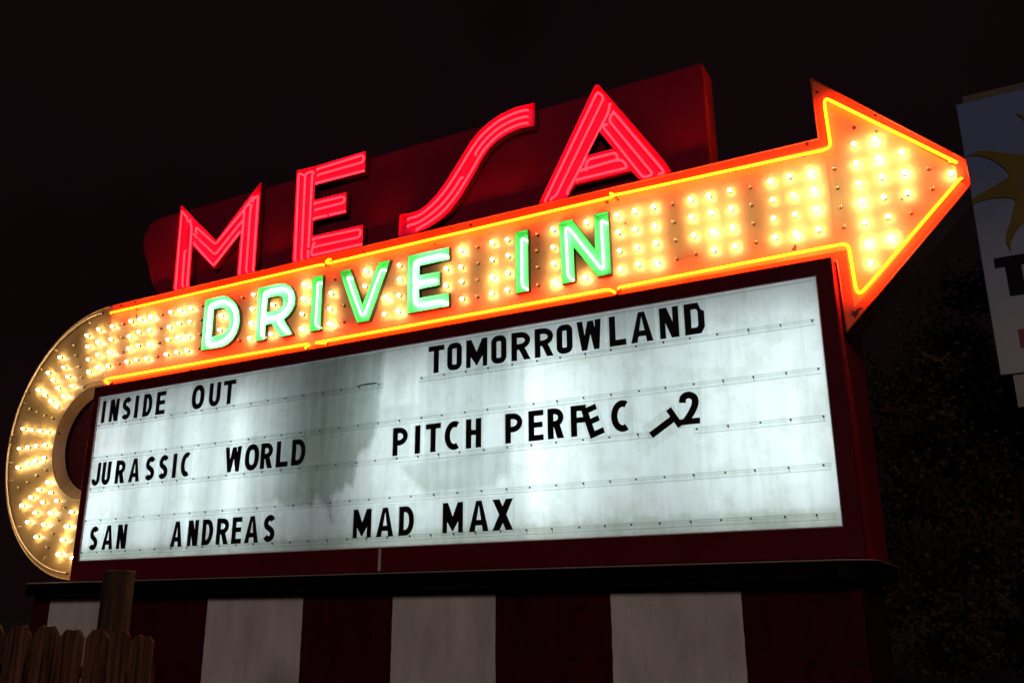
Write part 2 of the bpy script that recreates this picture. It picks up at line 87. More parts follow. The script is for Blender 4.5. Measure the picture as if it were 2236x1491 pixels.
def noise(nt, scale, detail=4, rough=0.55, stretch=None):
    c = nt.nodes.new("ShaderNodeTexCoord")
    n = nt.nodes.new("ShaderNodeTexNoise")
    n.inputs["Scale"].default_value = scale
    n.inputs["Detail"].default_value = detail
    n.inputs["Roughness"].default_value = rough
    if stretch:
        mp = nt.nodes.new("ShaderNodeMapping")
        mp.inputs["Scale"].default_value = stretch
        nt.links.new(c.outputs["Object"], mp.inputs["Vector"])
        nt.links.new(mp.outputs["Vector"], n.inputs["Vector"])
    else:
        nt.links.new(c.outputs["Object"], n.inputs["Vector"])
    return n

def ramp(nt, fac, stops):
    r = nt.nodes.new("ShaderNodeValToRGB")
    e = r.color_ramp.elements
    while len(e) < len(stops):
        e.new(0.5)
    for el, (p, c) in zip(e, stops):
        el.position = p
        el.color = (*c, 1)
    nt.links.new(fac, r.inputs["Fac"])
    return r

def paint(name, a, b, rough=0.45, scale=3.0, stretch=None, spots=None, spot_scale=6.0, spot_at=0.70, bump=0.0, spec=0.5):
    """Painted or bare surface: two tones of wear, optional dark specks, a little bump."""
    m, nt, out = new_mat(name)
    p = nt.nodes.new("ShaderNodeBsdfPrincipled")
    n = noise(nt, scale, 6, 0.6, stretch)
    col = ramp(nt, n.outputs["Fac"], [(0.32, a), (0.68, b)]).outputs["Color"]
    if spots:
        n2 = noise(nt, spot_scale, 3, 0.5)
        r2 = ramp(nt, n2.outputs["Fac"], [(spot_at, (0, 0, 0)), (spot_at + 0.02, (1, 1, 1))])
        mx = nt.nodes.new("ShaderNodeMix"); mx.data_type = "RGBA"
        nt.links.new(r2.outputs["Color"], mx.inputs["Factor"])
        nt.links.new(col, mx.inputs[6])
        mx.inputs[7].default_value = (*spots, 1)
        col = mx.outputs[2]
    nt.links.new(col, p.inputs["Base Color"])
    rr = nt.nodes.new("ShaderNodeMapRange")
    rr.inputs["To Min"].default_value = max(0.05, rough - 0.12)
    rr.inputs["To Max"].default_value = min(1.0, rough + 0.12)
    nt.links.new(n.outputs["Fac"], rr.inputs["Value"])
    nt.links.new(rr.outputs["Result"], p.inputs["Roughness"])
    p.inputs["Specular IOR Level"].default_value = spec
    if bump:
        nb = noise(nt, scale * 9, 4, 0.6, stretch)
        bp = nt.nodes.new("ShaderNodeBump")
        bp.inputs["Strength"].default_value = bump
        bp.inputs["Distance"].default_value = 0.01
        nt.links.new(nb.outputs["Fac"], bp.inputs["Height"])
        nt.links.new(bp.outputs["Normal"], p.inputs["Normal"])
    nt.links.new(p.outputs["BSDF"], out.inputs["Surface"])
    return m

def glow(name, color, strength):
    m, nt, out = new_mat(name)
    e = nt.nodes.new("ShaderNodeEmission")
    e.inputs["Color"].default_value = (*color, 1)
    e.inputs["Strength"].default_value = strength
    nt.links.new(e.outputs["Emission"], out.inputs["Surface"])
    return m

def see_through(name, tint, diffuse=0.0, dcol=(0.5, 0.5, 0.5), gloss=0.0):
    m, nt, out = new_mat(name)
    t = nt.nodes.new("ShaderNodeBsdfTransparent")
    t.inputs["Color"].default_value = (*tint, 1)
    sh = t.outputs["BSDF"]
    if diffuse:
        d = nt.nodes.new("ShaderNodeBsdfDiffuse"); d.inputs["Color"].default_value = (*dcol, 1)
        mx = nt.nodes.new("ShaderNodeMixShader"); mx.inputs["Fac"].default_value = diffuse
        nt.links.new(sh, mx.inputs[1]); nt.links.new(d.outputs["BSDF"], mx.inputs[2]); sh = mx.outputs["Shader"]
    if gloss:
        g = nt.nodes.new("ShaderNodeBsdfGlossy"); g.inputs["Roughness"].default_value = 0.12
        mx = nt.nodes.new("ShaderNodeMixShader"); mx.inputs["Fac"].default_value = gloss
        nt.links.new(sh, mx.inputs[1]); nt.links.new(g.outputs["BSDF"], mx.inputs[2]); sh = mx.outputs["Shader"]
    nt.links.new(sh, out.inputs["Surface"])
    return m

M_ARROW = paint("arrow_paint", (0.66, 0.44, 0.19), (0.74, 0.51, 0.24), 0.42, 1.6, spots=(0.10, 0.035, 0.015), spot_scale=5.5, spot_at=0.735, bump=0.05)
M_BORDER = paint("orange_border_paint", (0.52, 0.115, 0.030), (0.64, 0.155, 0.042), 0.45, 2.2, spots=(0.06, 0.012, 0.006), spot_scale=5.0, spot_at=0.70, bump=0.05)
M_ARROW_SIDE = paint("arrow_side_paint", (0.20, 0.03, 0.015), (0.30, 0.05, 0.02), 0.5, 3)
M_TAIL = paint("tail_paint", (0.46, 0.31, 0.14), (0.60, 0.42, 0.20), 0.42, 1.8, spots=(0.06, 0.03, 0.015), spot_scale=6.5, spot_at=0.74, bump=0.05)
M_DRUM = paint("drum_paint", (0.52, 0.33, 0.13), (0.74, 0.52, 0.26), 0.5, 3.0, spots=(0.08, 0.04, 0.02), spot_scale=7, spot_at=0.70, bump=0.1)
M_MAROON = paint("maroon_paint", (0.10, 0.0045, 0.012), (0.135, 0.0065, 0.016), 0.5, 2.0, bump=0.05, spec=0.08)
M_MAROON_SIDE = paint("maroon_side_lit", (0.30, 0.008, 0.020), (0.40, 0.011, 0.026), 0.5, 2.0, stretch=(1, 1, 0.3), spec=0.12)  # lighter maroon: red light on the cabinet side is painted in
M_HOLE = paint("peeling_maroon_paint", (0.10, 0.008, 0.016), (0.14, 0.012, 0.020), 0.6, 3.0, spots=(0.004, 0.003, 0.003), spot_scale=3.2, spot_at=0.60)
M_BACK = paint("back_panel_paint", (0.26, 0.006, 0.030), (0.33, 0.009, 0.038), 0.5, 1.5, bump=0.04, spec=0.04)
M_BACK_EDGE = paint("back_panel_edge_lit", (0.66, 0.050, 0.022), (0.76, 0.065, 0.028), 0.55, 3.0, spec=0.1)  # brighter than the panel face: neon light on the side put into the colour
M_BASE_RED = paint("base_red_paint", (0.028, 0.0010, 0.0034), (0.070, 0.0028, 0.0075), 0.7, 1.4, stretch=(2.2, 1, 0.6), spots=(0.012, 0.004, 0.005), spot_scale=8, spot_at=0.69, bump=0.3, spec=0.08)
M_BASE_WHITE = paint("base_white_paint", (0.52, 0.48, 0.44), (0.76, 0.72, 0.68), 0.75, 1.3, stretch=(2.2, 1, 0.7), spots=(0.34, 0.28, 0.25), spot_scale=9, spot_at=0.76, bump=0.3)
M_BLACK_TRIM = paint("black_trim", (0.002, 0.0012, 0.0012), (0.0035, 0.0022, 0.0022), 0.5, 4, spec=0.05)
M_STEEL = paint("bright_trim", (0.50, 0.48, 0.44), (0.62, 0.60, 0.56), 0.35, 6)
M_WHITE_IN = paint("white_lining", (0.78, 0.79, 0.78), (0.82, 0.83, 0.82), 0.8, 3)
M_GREEN_OUT = paint("letter_return_dark", (0.020, 0.022, 0.014), (0.035, 0.034, 0.022), 0.4, 6)
M_GREEN_IN = paint("green_letter_paint", (0.36, 0.74, 0.38), (0.46, 0.82, 0.48), 0.45, 5, spots=(0.02, 0.10, 0.03), spot_scale=14, spot_at=0.74)
M_MESA_OUT = paint("red_letter_return", (0.10, 0.008, 0.012), (0.15, 0.012, 0.016), 0.5, 5)
M_MESA_IN = paint("red_letter_paint", (0.62, 0.020, 0.19), (0.76, 0.028, 0.25), 0.5, 6, spots=(0.12, 0.004, 0.02), spot_scale=16, spot_at=0.72)
M_LETTER = paint("black_letter_plastic", (0.005, 0.004, 0.004), (0.016, 0.012, 0.010), 0.45, 9, spec=0.25)
M_CAP = paint("electrode_sleeve", (0.012, 0.008, 0.006), (0.03, 0.02, 0.015), 0.6, 9)
M_BRASS = paint("bulb_socket", (0.045, 0.028, 0.012), (0.09, 0.055, 0.02), 0.4, 30)
M_DEADTUBE = paint("unlit_tube_glass", (0.72, 0.56, 0.38), (0.82, 0.66, 0.46), 0.18, 6)
M_WOOD = paint("fence_wood", (0.012, 0.006, 0.004), (0.26, 0.115, 0.060), 0.85, 2.0, stretch=(10, 10, 0.55), spots=(0.006, 0.004, 0.003), spot_scale=11, spot_at=0.72, bump=0.9, spec=0.1)
M_POST = paint("post_wood", (0.018, 0.012, 0.007), (0.10, 0.060, 0.028), 0.75, 2.5, stretch=(7, 7, 0.5), bump=0.7, spec=0.15)
M_ASPHALT = paint("asphalt", (0.035, 0.034, 0.034), (0.06, 0.058, 0.056), 0.9, 1.2, bump=0.4)
M_BARK = paint("bark", (0.03, 0.02, 0.014), (0.08, 0.055, 0.04), 0.9, 5, stretch=(4, 4, 0.6), bump=0.8)
M_LEAF = paint("leaf", (0.030, 0.022, 0.013), (0.080, 0.050, 0.028), 0.7, 2.0, spec=0.08)
M_YELLOW = paint("sun_yellow_paint", (0.15, 0.105, 0.018), (0.20, 0.14, 0.028), 0.6, 3, spec=0.1)
M_SIGN_INK = paint("sign_ink", (0.010, 0.009, 0.010), (0.016, 0.015, 0.016), 0.7, 6, spec=0.05)
M_SIGN_RED = paint("sign_red", (0.16, 0.015, 0.02), (0.22, 0.02, 0.03), 0.6, 6)
M_SIGN_CAP = paint("sign_cap", (0.10, 0.075, 0.055), (0.18, 0.13, 0.10), 0.8, 6, bump=0.3)
M_SIGN_POST = paint("sign_post_paint", (0.30, 0.30, 0.29), (0.38, 0.38, 0.37), 0.7, 4)
M_WIRE = paint("cable", (0.02, 0.018, 0.016), (0.035, 0.03, 0.028), 0.6, 4)

G_NEON = glow("neon_orange", (1.0, 0.043, 0.0008), 47.0)
G_RED = glow("neon_red", (1.0, 0.0105, 0.0165), 9.6)
G_GREEN = glow("neon_green", (0.15, 1.0, 0.21), 15.5)
G_GREEN_PALE = glow("neon_pale_green", (0.20, 1.0, 0.30), 25.0)
G_REFL = glow("lit_edge_glow", (1.0, 0.10, 0.004), 1.6)  # added glow for the tail's rear edge, which only catches light
G_BULB = [glow("bulb_glow_%s" % n, (1.0, 0.71, 0.35), s) for n, s in (("soft", 32.0), ("warm", 60.0), ("bright", 108.0))]
M_GLASS = see_through("clear_bulb_glass", (0.95, 0.90, 0.80), 0.06, (0.8, 0.7, 0.5), 0.22)
M_FILAMENT = glow("filament_glint", (1.0, 0.55, 0.12), 2.2)  # glow stands in for yellow reflections in the unlit bulbs
M_CARD = see_through("letter_card", (0.90, 0.92, 0.915), 0.02, (0.7, 0.7, 0.7))
M_RAIL = see_through("rail_plastic", (0.935, 0.945, 0.94), 0.015, (0.6, 0.6, 0.6))
M_RAIL_LIP = see_through("rail_lip_plastic", (0.87, 0.885, 0.88), 0.02, (0.5, 0.5, 0.5))

def film_mat(name, tint, streak, fade=None):
    m, nt, out = new_mat(name)
    t = nt.nodes.new("ShaderNodeBsdfTransparent")
    n = noise(nt, 1.0, 5, 0.6, (9, 1, 0.9))
    r = ramp(nt, n.outputs["Fac"], [(0.3, tuple(c * streak for c in tint)), (0.7, tint)])
    col = r.outputs["Color"]
    if fade:        # the stain's tint fades out towards one side
        c = nt.nodes.new("ShaderNodeTexCoord"); sp = nt.nodes.new("ShaderNodeSeparateXYZ")
        nt.links.new(c.outputs["Object"], sp.inputs["Vector"])
        mr = nt.nodes.new("ShaderNodeMapRange"); mr.interpolation_type = "SMOOTHSTEP"
        mr.inputs["From Min"].default_value = fade[0]; mr.inputs["From Max"].default_value = fade[1]
        nt.links.new(sp.outputs["X"], mr.inputs["Value"])
        mx = nt.nodes.new("ShaderNodeMix"); mx.data_type = "RGBA"
        nt.links.new(mr.outputs["Result"], mx.inputs["Factor"])
        mx.inputs[6].default_value = (1, 1, 1, 1)
        nt.links.new(col, mx.inputs[7]); col = mx.outputs[2]
    nt.links.new(col, t.inputs["Color"])
    nt.links.new(t.outputs["BSDF"], out.inputs["Surface"])
    return m
M_FILM = [film_mat("water_stain_dark", (0.84, 0.86, 0.84), 0.93, (-2.35, -0.8)), film_mat("water_stain_pale", (0.93, 0.945, 0.94), 0.95), film_mat("water_stain_thin", (0.967, 0.973, 0.973), 0.97)]

def panel_mat():
    m, nt, out = new_mat("lit_acrylic_panel")
    t = nt.nodes.new("ShaderNodeBsdfTranslucent")
    d = nt.nodes.new("ShaderNodeBsdfDiffuse")
    g = nt.nodes.new("ShaderNodeBsdfGlossy"); g.inputs["Roughness"].default_value = 0.25
    streaks = noise(nt, 1.0, 7, 0.62, (5.5, 1, 0.55))
    base = ramp(nt, streaks.outputs["Fac"], [(0.28, (0.64, 0.68, 0.655)), (0.50, (0.79, 0.835, 0.835)), (0.72, (0.84, 0.89, 0.90))])
    grime = noise(nt, 2.3, 8, 0.7)
    gr = ramp(nt, grime.outputs["Fac"], [(0.34, (0.72, 0.74, 0.66)), (0.52, (1, 1, 1))])
    mul = nt.nodes.new("ShaderNodeMix"); mul.data_type = "RGBA"; mul.blend_type = "MULTIPLY"; mul.inputs["Factor"].default_value = 0.75
    nt.links.new(base.outputs["Color"], mul.inputs[6]); nt.links.new(gr.outputs["Color"], mul.inputs[7])
    # grime gathers along the bottom edge
    c = nt.nodes.new("ShaderNodeTexCoord"); sp = nt.nodes.new("ShaderNodeSeparateXYZ")
    nt.links.new(c.outputs["Object"], sp.inputs["Vector"])
    fine = noise(nt, 5.0, 8, 0.7)
    ad = nt.nodes.new("ShaderNodeMath"); ad.operation = "MULTIPLY_ADD"; ad.inputs[1].default_value = -0.30
    nt.links.new(fine.outputs["Fac"], ad.inputs[0]); nt.links.new(sp.outputs["Z"], ad.inputs[2])
    er = ramp(nt, ad.outputs["Value"], [(-0.0, (0.60, 0.62, 0.50)), (0.06, (1, 1, 1))])
    mul2 = nt.nodes.new("ShaderNodeMix"); mul2.data_type = "RGBA"; mul2.blend_type = "MULTIPLY"; mul2.inputs["Factor"].default_value = 0.5
    nt.links.new(mul.outputs[2], mul2.inputs[6]); nt.links.new(er.outputs["Color"], mul2.inputs[7])
    nt.links.new(mul2.outputs[2], t.inputs["Color"])
    d.inputs["Color"].default_value = (0.6, 0.62, 0.62, 1)
    m1 = nt.nodes.new("ShaderNodeMixShader"); m1.inputs["Fac"].default_value = 0.15
    nt.links.new(t.outputs["BSDF"], m1.inputs[1]); nt.links.new(d.outputs["BSDF"], m1.inputs[2])
    m2 = nt.nodes.new("ShaderNodeMixShader"); m2.inputs["Fac"].default_value = 0.02
    nt.links.new(m1.outputs["Shader"], m2.inputs[1]); nt.links.new(g.outputs["BSDF"], m2.inputs[2])
    nt.links.new(m2.outputs["Shader"], out.inputs["Surface"])
    return m
M_PANEL = panel_mat()

def nsign_mat():
    m, nt, out = new_mat("printed_sky_panel")
    p = nt.nodes.new("ShaderNodeBsdfPrincipled"); p.inputs["Roughness"].default_value = 0.6
    c = nt.nodes.new("ShaderNodeTexCoord"); sp = nt.nodes.new("ShaderNodeSeparateXYZ")
    nt.links.new(c.outputs["Object"], sp.inputs["Vector"])
    n = noise(nt, 1.3, 4)
    a = nt.nodes.new("ShaderNodeMath"); a.operation = "MULTIPLY_ADD"; a.inputs[1].default_value = 0.8
    nt.links.new(n.outputs["Fac"], a.inputs[0]); nt.links.new(sp.outputs["Z"], a.inputs[2])
    mr = nt.nodes.new("ShaderNodeMapRange"); mr.inputs["From Min"].default_value = 5.1; mr.inputs["From Max"].default_value = 8.2
    nt.links.new(a.outputs["Value"], mr.inputs["Value"])
    r = ramp(nt, mr.outputs["Result"], [(0.0, (0.40, 0.41, 0.44)), (0.35, (0.26, 0.30, 0.40)), (0.8, (0.10, 0.15, 0.32))])
    nt.links.new(r.outputs["Color"], p.inputs["Base Color"])
    nt.links.new(p.outputs["BSDF"], out.inputs["Surface"])
    return m
M_NSIGN = nsign_mat()

# ------------------------------------------------------------------ object helpers
def tag(o, label=None, cat=None, group=None, kind=None):
    if label: o["label"] = label
    if cat: o["category"] = cat
    if group: o["group"] = group
    if kind: o["kind"] = kind
    return o

def empty(name, loc, label, cat, group=None):
    o = bpy.data.objects.new(name, None)
    o.location = loc
    o.empty_display_size = 0.2
    COL.objects.link(o)
    return tag(o, label, cat, group)

ROOT = {}
def origin_of(o):
    p = Vector(o.location)
    while o.parent:
        o = o.parent
        p += Vector(o.location)
    return p

class MB:
    """Collects faces in world metres; build() links them as one mesh object."""
    def __init__(self): self.v = []; self.f = []; self.mi = []; self.smooth = []
    def add(self, verts, faces, mi=0, smooth=False):
        k = len(self.v)
        self.v += [tuple(p) for p in verts]
        for f in faces:
            self.f.append(tuple(i + k for i in f)); self.mi.append(mi); self.smooth.append(smooth)
        return self
    def box(self, x0, x1, y0, y1, z0, z1, mi=0):
        vs = [(x, y, z) for x in (x0, x1) for y in (y0, y1) for z in (z0, z1)]
        return self.add(vs, [(0, 1, 3, 2), (4, 6, 7, 5), (0, 4, 5, 1), (2, 3, 7, 6), (0, 2, 6, 4), (1, 5, 7, 3)], mi)
    def fill(self, loops, y, mi=0, back=False):
        vs = [(x, y, z) for l in loops for x, z in l]
        tri = tessellate_polygon([[Vector((x, z, 0)) for x, z in l] for l in loops])
        fs = []
        for t in tri:
            a, b, c = (Vector(vs[i]) for i in t)
            n = (b - a).cross(c - a)
            if (n.y > 0) != back: t = tuple(reversed(t))
            fs.append(tuple(t))
        return self.add(vs, fs, mi)
    def walls(self, loop, y0, y1, mi=0, smooth=False):
        n = len(loop)
        vs = [(x, y0, z) for x, z in loop] + [(x, y1, z) for x, z in loop]
        return self.add(vs, [(i, (i + 1) % n, n + (i + 1) % n, n + i) for i in range(n)], mi, smooth)
    def prism(self, loops, y0, y1, mi=0, side=None):
        self.fill(loops, y0, mi); self.fill(loops, y1, mi if side is None else side, True)
        for l in loops: self.walls(l, y0, y1, mi if side is None else side)
        return self
    def ring(self, la, lb, y, mi=0):
        n = len(la)
        return self.add([(x, y, z) for x, z in la] + [(x, y, z) for x, z in lb], [(i, (i + 1) % n, n + (i + 1) % n, n + i) for i in range(n)], mi)
    def tube(self, pts, r, seg=8, caps=True, mi=0):
        pts = [Vector(p) for p in pts]
        vs = []; fs = []
        prev = None
        for i, p in enumerate(pts):
            d = (pts[min(i + 1, len(pts) - 1)] - pts[max(i - 1, 0)])
            if d.length < 1e-9: d = Vector((0, 0, 1))
            d.normalize()
            if prev is None:
                u = d.orthogonal().normalized()
            else:
                u = prev - d * prev.dot(d)
                u = u.normalized() if u.length > 1e-6 else d.orthogonal().normalized()
            prev = u
            w = d.cross(u)
            for k in range(seg):
                a = 2 * math.pi * k / seg
                vs.append(p + (u * math.cos(a) + w * math.sin(a)) * r)
        for i in range(len(pts) - 1):
            for k in range(seg):
                fs.append((i * seg + k, i * seg + (k + 1) % seg, (i + 1) * seg + (k + 1) % seg, (i + 1) * seg + k))
        if caps:
            fs.append(tuple(range(seg))); fs.append(tuple((len(pts) - 1) * seg + k for k in range(seg)))
        return self.add(vs, fs, mi, True)
    def lathe(self, profile, center, axis="y", seg=12, mi=0, smooth=True):
        """profile: (radius, height along the axis)"""
        vs = []
        for r, h in profile:
            for k in range(seg):
                a = 2 * math.pi * k / seg
                if axis == "y": vs.append((center[0] + r * math.cos(a), center[1] + h, center[2] + r * math.sin(a)))
                else: vs.append((center[0] + r * math.cos(a), center[1] + r * math.sin(a), center[2] + h))
        fs = [(i * seg + k, i * seg + (k + 1) % seg, (i + 1) * seg + (k + 1) % seg, (i + 1) * seg + k) for i in range(len(profile) - 1) for k in range(seg)]
        return self.add(vs, fs, mi, smooth)
    def build(self, name, mats, parent=None, origin=None, recalc=True, bevel=0):
        if not isinstance(mats, (list, tuple)): mats = [mats]
        o3 = Vector(origin) if origin is not None else (origin_of(parent) if parent is not None else Vector((0, 0, 0)))
        me = bpy.data.meshes.new(name)
        me.from_pydata([tuple(Vector(v) - o3) for v in self.v], [], self.f)
        for m in mats: me.materials.append(m)
        me.polygons.foreach_set("material_index", self.mi)
        me.polygons.foreach_set("use_smooth", self.smooth)
        if recalc:
            bm = bmesh.new(); bm.from_mesh(me)
            bmesh.ops.remove_doubles(bm, verts=bm.verts, dist=1e-6)
            bmesh.ops.recalc_face_normals(bm, faces=bm.faces)
            bm.to_mesh(me); bm.free()
        me.update()
        ob = bpy.data.objects.new(name, me)
        COL.objects.link(ob)
        if parent is not None:
            ob.parent = parent
            ob.location = o3 - origin_of(parent)
        else:
            ob.location = o3
        if bevel:
            md = ob.modifiers.new("soft_edge", "BEVEL"); md.width = bevel; md.segments = 2; md.limit_method = "ANGLE"
        return ob

def area2(l): return sum(l[i][0] * l[(i + 1) % len(l)][1] - l[(i + 1) % len(l)][0] * l[i][1] for i in range(len(l)))

def inset(loop, d):
    """Move every edge of a closed loop inwards by d (negative: outwards)."""
    n = len(loop)
    s = 1 if area2(loop) > 0 else -1
    res = []
    for i in range(n):
        p0, p1, p2 = (Vector(loop[i - 1]), Vector(loop[i]), Vector(loop[(i + 1) % n]))
        a = (p1 - p0).normalized(); b = (p2 - p1).normalized()
        na = Vector((-a.y, a.x)) * s; nb = Vector((-b.y, b.x)) * s
        k = na + nb
        den = k.length_squared
        k = k * (2.0 / den) if den > 1e-6 else na
        if k.length > 2.6: k = k.normalized() * 2.6
        q = p1 + k * d
        res.append((q.x, q.y))
    return res

def rounded(pts, rad, seg=5):
    """Round the corners of an open polyline of Vectors."""
    pts = [Vector(p) for p in pts]
    res = [pts[0]]
    for i in range(1, len(pts) - 1):
        a, b, c = pts[i - 1], pts[i], pts[i + 1]
        ra = min(rad, (a - b).length * 0.48); rc = min(rad, (c - b).length * 0.48)
        p = b + (a - b).normalized() * ra; q = b + (c - b).normalized() * rc
        for k in range(seg + 1):
            t = k / seg
            res.append(p * (1 - t) ** 2 + b * 2 * t * (1 - t) + q * t * t)
    res.append(pts[-1])
    return res

def smooth_path(pts, sub=6, closed=False):
    """Catmull-Rom through 2D points."""
    n = len(pts)
    g = (lambda i: pts[i % n]) if closed else (lambda i: pts[max(0, min(n - 1, i))])
    res = []
    for i in range(n if closed else n - 1):
        p0, p1, p2, p3 = g(i - 1), g(i), g(i + 1), g(i + 2)
        for k in range(sub):
            t = k / sub
            res.append(tuple(0.5 * (2 * p1[j] + (p2[j] - p0[j]) * t + (2 * p0[j] - 5 * p1[j] + 4 * p2[j] - p3[j]) * t * t + (3 * p1[j] - p0[j] - 3 * p2[j] + p3[j]) * t ** 3) for j in (0, 1)))
    if not closed: res.append(tuple(pts[-1]))
    return res

# ------------------------------------------------------------------ ground
MB().add([(-300, -200, 0), (300, -200, 0), (300, 400, 0), (-300, 400, 0)], [(0, 1, 2, 3)]).build("ground", M_ASPHALT)["kind"] = "structure"

# ------------------------------------------------------------------ striped base under the sign
BX0, BX1, BY = -12.72, -1.215, 8.70
base = empty("sign_base", (-7, 9.4, 0), "dark red base wall with broad painted white stripes under the sign board", "base")
MB().box(BX0, BX1, BY, 10.3, 0.0, 1.985).build("wall", M_BASE_RED, base, bevel=0.01)
def ragged(x0, x1, z0, z1, amp=0.003, step=0.07):
    l = []
    z = z0
    while z < z1: l.append((x0 + random.uniform(-amp, amp), z)); z += step
    l.append((x0, z1)); x = x0 + step
    while x < x1: l.append((x, z1 - random.uniform(0, amp * 0.8))); x += step * 1.7
    l.append((x1, z1)); z = z1 - step
    while z > z0: l.append((x1 + random.uniform(-amp, amp), z)); z -= step
    l.append((x1, z0))
    return l
k = BY / 8.636
for a, b, top in ((-12.234, -10.90, 1.955), (-9.109, -7.534, 1.935), (-6.223, -4.891, 1.925), (-3.573, -2.267, 1.920)):
    MB().prism([ragged(a * k, b * k, 0.02, top - 0.012)], BY - 0.004, BY - 0.0005).build("white_stripe", M_BASE_WHITE, base)
def stadium(x0, x1, y0, y1, r, seg=6):
    pts = []
    for cx, cy, a0 in ((x0 + r, y0 + r, 180), (x1 - r, y0 + r, 270), (x1 - r, y1 - r, 0), (x0 + r, y1 - r, 90)):
        for i in range(seg + 1):
            a = math.radians(a0 + 90 * i / seg)
            pts.append((cx + r * math.cos(a), cy + r * math.sin(a)))
    return pts
def slab(mb, outline, z0, z1, mi=0):
    n = len(outline)
    vs = [(x, y, z0) for x, y in outline] + [(x, y, z1) for x, y in outline]
    mb.add(vs, [tuple(range(n)), tuple(range(n, 2 * n))] + [(i, (i + 1) % n, n + (i + 1) % n, n + i) for i in range(n)], mi)
    return mb
slab(MB(), stadium(-12.70, -1.05, 8.40, 10.5, 0.30), 1.98, 2.142).build("ledge", M_BLACK_TRIM, base, bevel=0.012)
slab(MB(), stadium(-12.706, -1.044, 8.394, 10.506, 0.30), 2.144, 2.157).build("ledge_highlight", paint("ledge_highlight_paint", (0.36, 0.21, 0.20), (0.46, 0.28, 0.26), 0.4, 5), base, bevel=0.004)  # pale strip paints the highlight along the ledge's top edge

# ------------------------------------------------------------------ lit message board
board = empty("message_board", (-6.5, 9.3, 2.175), "wide backlit white message board in a dark maroon cabinet", "sign board")
FX0, FX1, FZ0, FZ1 = -11.832, -1.136, 2.176, 5.006
PX0, PX1, PZ0, PZ1 = -11.715, -1.292, 2.446, 4.852
frame_outer = [(FX0, FZ0), (FX1, FZ0), (FX1, FZ1), (FX0, FZ1)]
frame_inner = [(PX0, PZ0), (PX1, PZ0), (PX1, PZ1), (PX0, PZ1)]
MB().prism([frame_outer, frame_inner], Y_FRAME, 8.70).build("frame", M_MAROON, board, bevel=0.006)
shell = MB()
shell.add([(FX0, 8.701, FZ0), (FX0, 10.25, FZ0), (FX0, 10.25, FZ1), (FX0, 8.701, FZ1), (FX1, 8.701, FZ0), (FX1, 10.25, FZ0), (FX1, 10.25, FZ1), (FX1, 8.701, FZ1)],
          [(0, 1, 2, 3), (4, 7, 6, 5), (0, 4, 5, 1), (3, 2, 6, 7), (1, 5, 6, 2)])
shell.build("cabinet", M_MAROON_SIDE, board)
lining = MB()
lining.add([(FX0 + .02, 8.702, FZ0 + .02), (FX0 + .02, 9.06, FZ0 + .02), (FX0 + .02, 9.06, FZ1 - .02), (FX0 + .02, 8.702, FZ1 - .02), (FX1 - .02, 8.702, FZ0 + .02), (FX1 - .02, 9.06, FZ0 + .02), (FX1 - .02, 9.06, FZ1 - .02), (FX1 - .02, 8.702, FZ1 - .02)],
           [(0, 1, 2, 3), (4, 7, 6, 5), (0, 4, 5, 1), (3, 2, 6, 7), (1, 5, 6, 2)])
lining.build("lining", M_WHITE_IN, board)
pm = MB().add([(PX0 + .003, Y_PANEL, PZ0 + .003), (PX1 - .003, Y_PANEL, PZ0 + .003), (PX1 - .003, Y_PANEL, PZ1 - .003), (PX0 + .003, Y_PANEL, PZ1 - .003)], [(0, 1, 2, 3)])
pm.build("light_panel", M_PANEL, board, origin=(-6.5, Y_PANEL, PZ0), recalc=False)
for x, s in LAMPS:
    if x < PX0: x = PX0 + 0.06
    if x > PX1: x = PX1 - 0.06
    g = glow("fluorescent_glow", (0.87, 1.0, 1.02), 11.2 * s) if s > 0.05 else M_DEADTUBE
    MB().tube([(x, 8.93, PZ0 + .10), (x, 8.93, PZ1 - .27)], 0.019, 8).build("fluorescent_tube", g, board)
# thin pale bead round the panel
MB().tube([(PX0 + .006, 8.618, PZ0 + .004), (PX1, 8.618, PZ0 + .004)], 0.008, 6).build("edge_bead", M_STEEL, board)
MB().tube([(PX1 - .004, 8.618, PZ0), (PX1 - .004, 8.618, PZ1)], 0.008, 6).build("edge_bead", M_STEEL, board)
MB().tube([(PX0 + .004, 8.618, PZ0), (PX0 + .004, 8.618, PZ1)], 0.008, 6).build("edge_bead", M_STEEL, board)
MB().box(-6.418, -6.382, Y_FRAME - .006, Y_FRAME - .001, FZ0 + .01, PZ0 - .01).build("seam_strip", M_STEEL, board)
def rag(loop, amp=0.03, sub=4):
    res = []
    n = len(loop)
    for i in range(n):
        a, b = Vector(loop[i]), Vector(loop[(i + 1) % n])
        for j in range(sub):
            p = a.lerp(b, j / sub)
            res.append((p.x + random.uniform(-amp, amp) * (0.3 if j == 0 else 1), p.y + random.uniform(-amp, amp)))
    return res
for i, f in enumerate(FILMS):
    f = [(min(max(x, PX0 + .05), PX1 - .05), min(max(z, PZ0 + .03), PZ1 - .02)) for x, z in f]
    for q in range(3):
        MB().fill([rag(inset(f, 0.028 * q - .02), 0.010)], Y_PANEL - 0.003 - 0.001 * i - 0.0003 * q).build("water_stain", M_FILM[i], board, recalc=False)
RZ = (4.39, 3.907, 3.454, 2.998, 2.55)
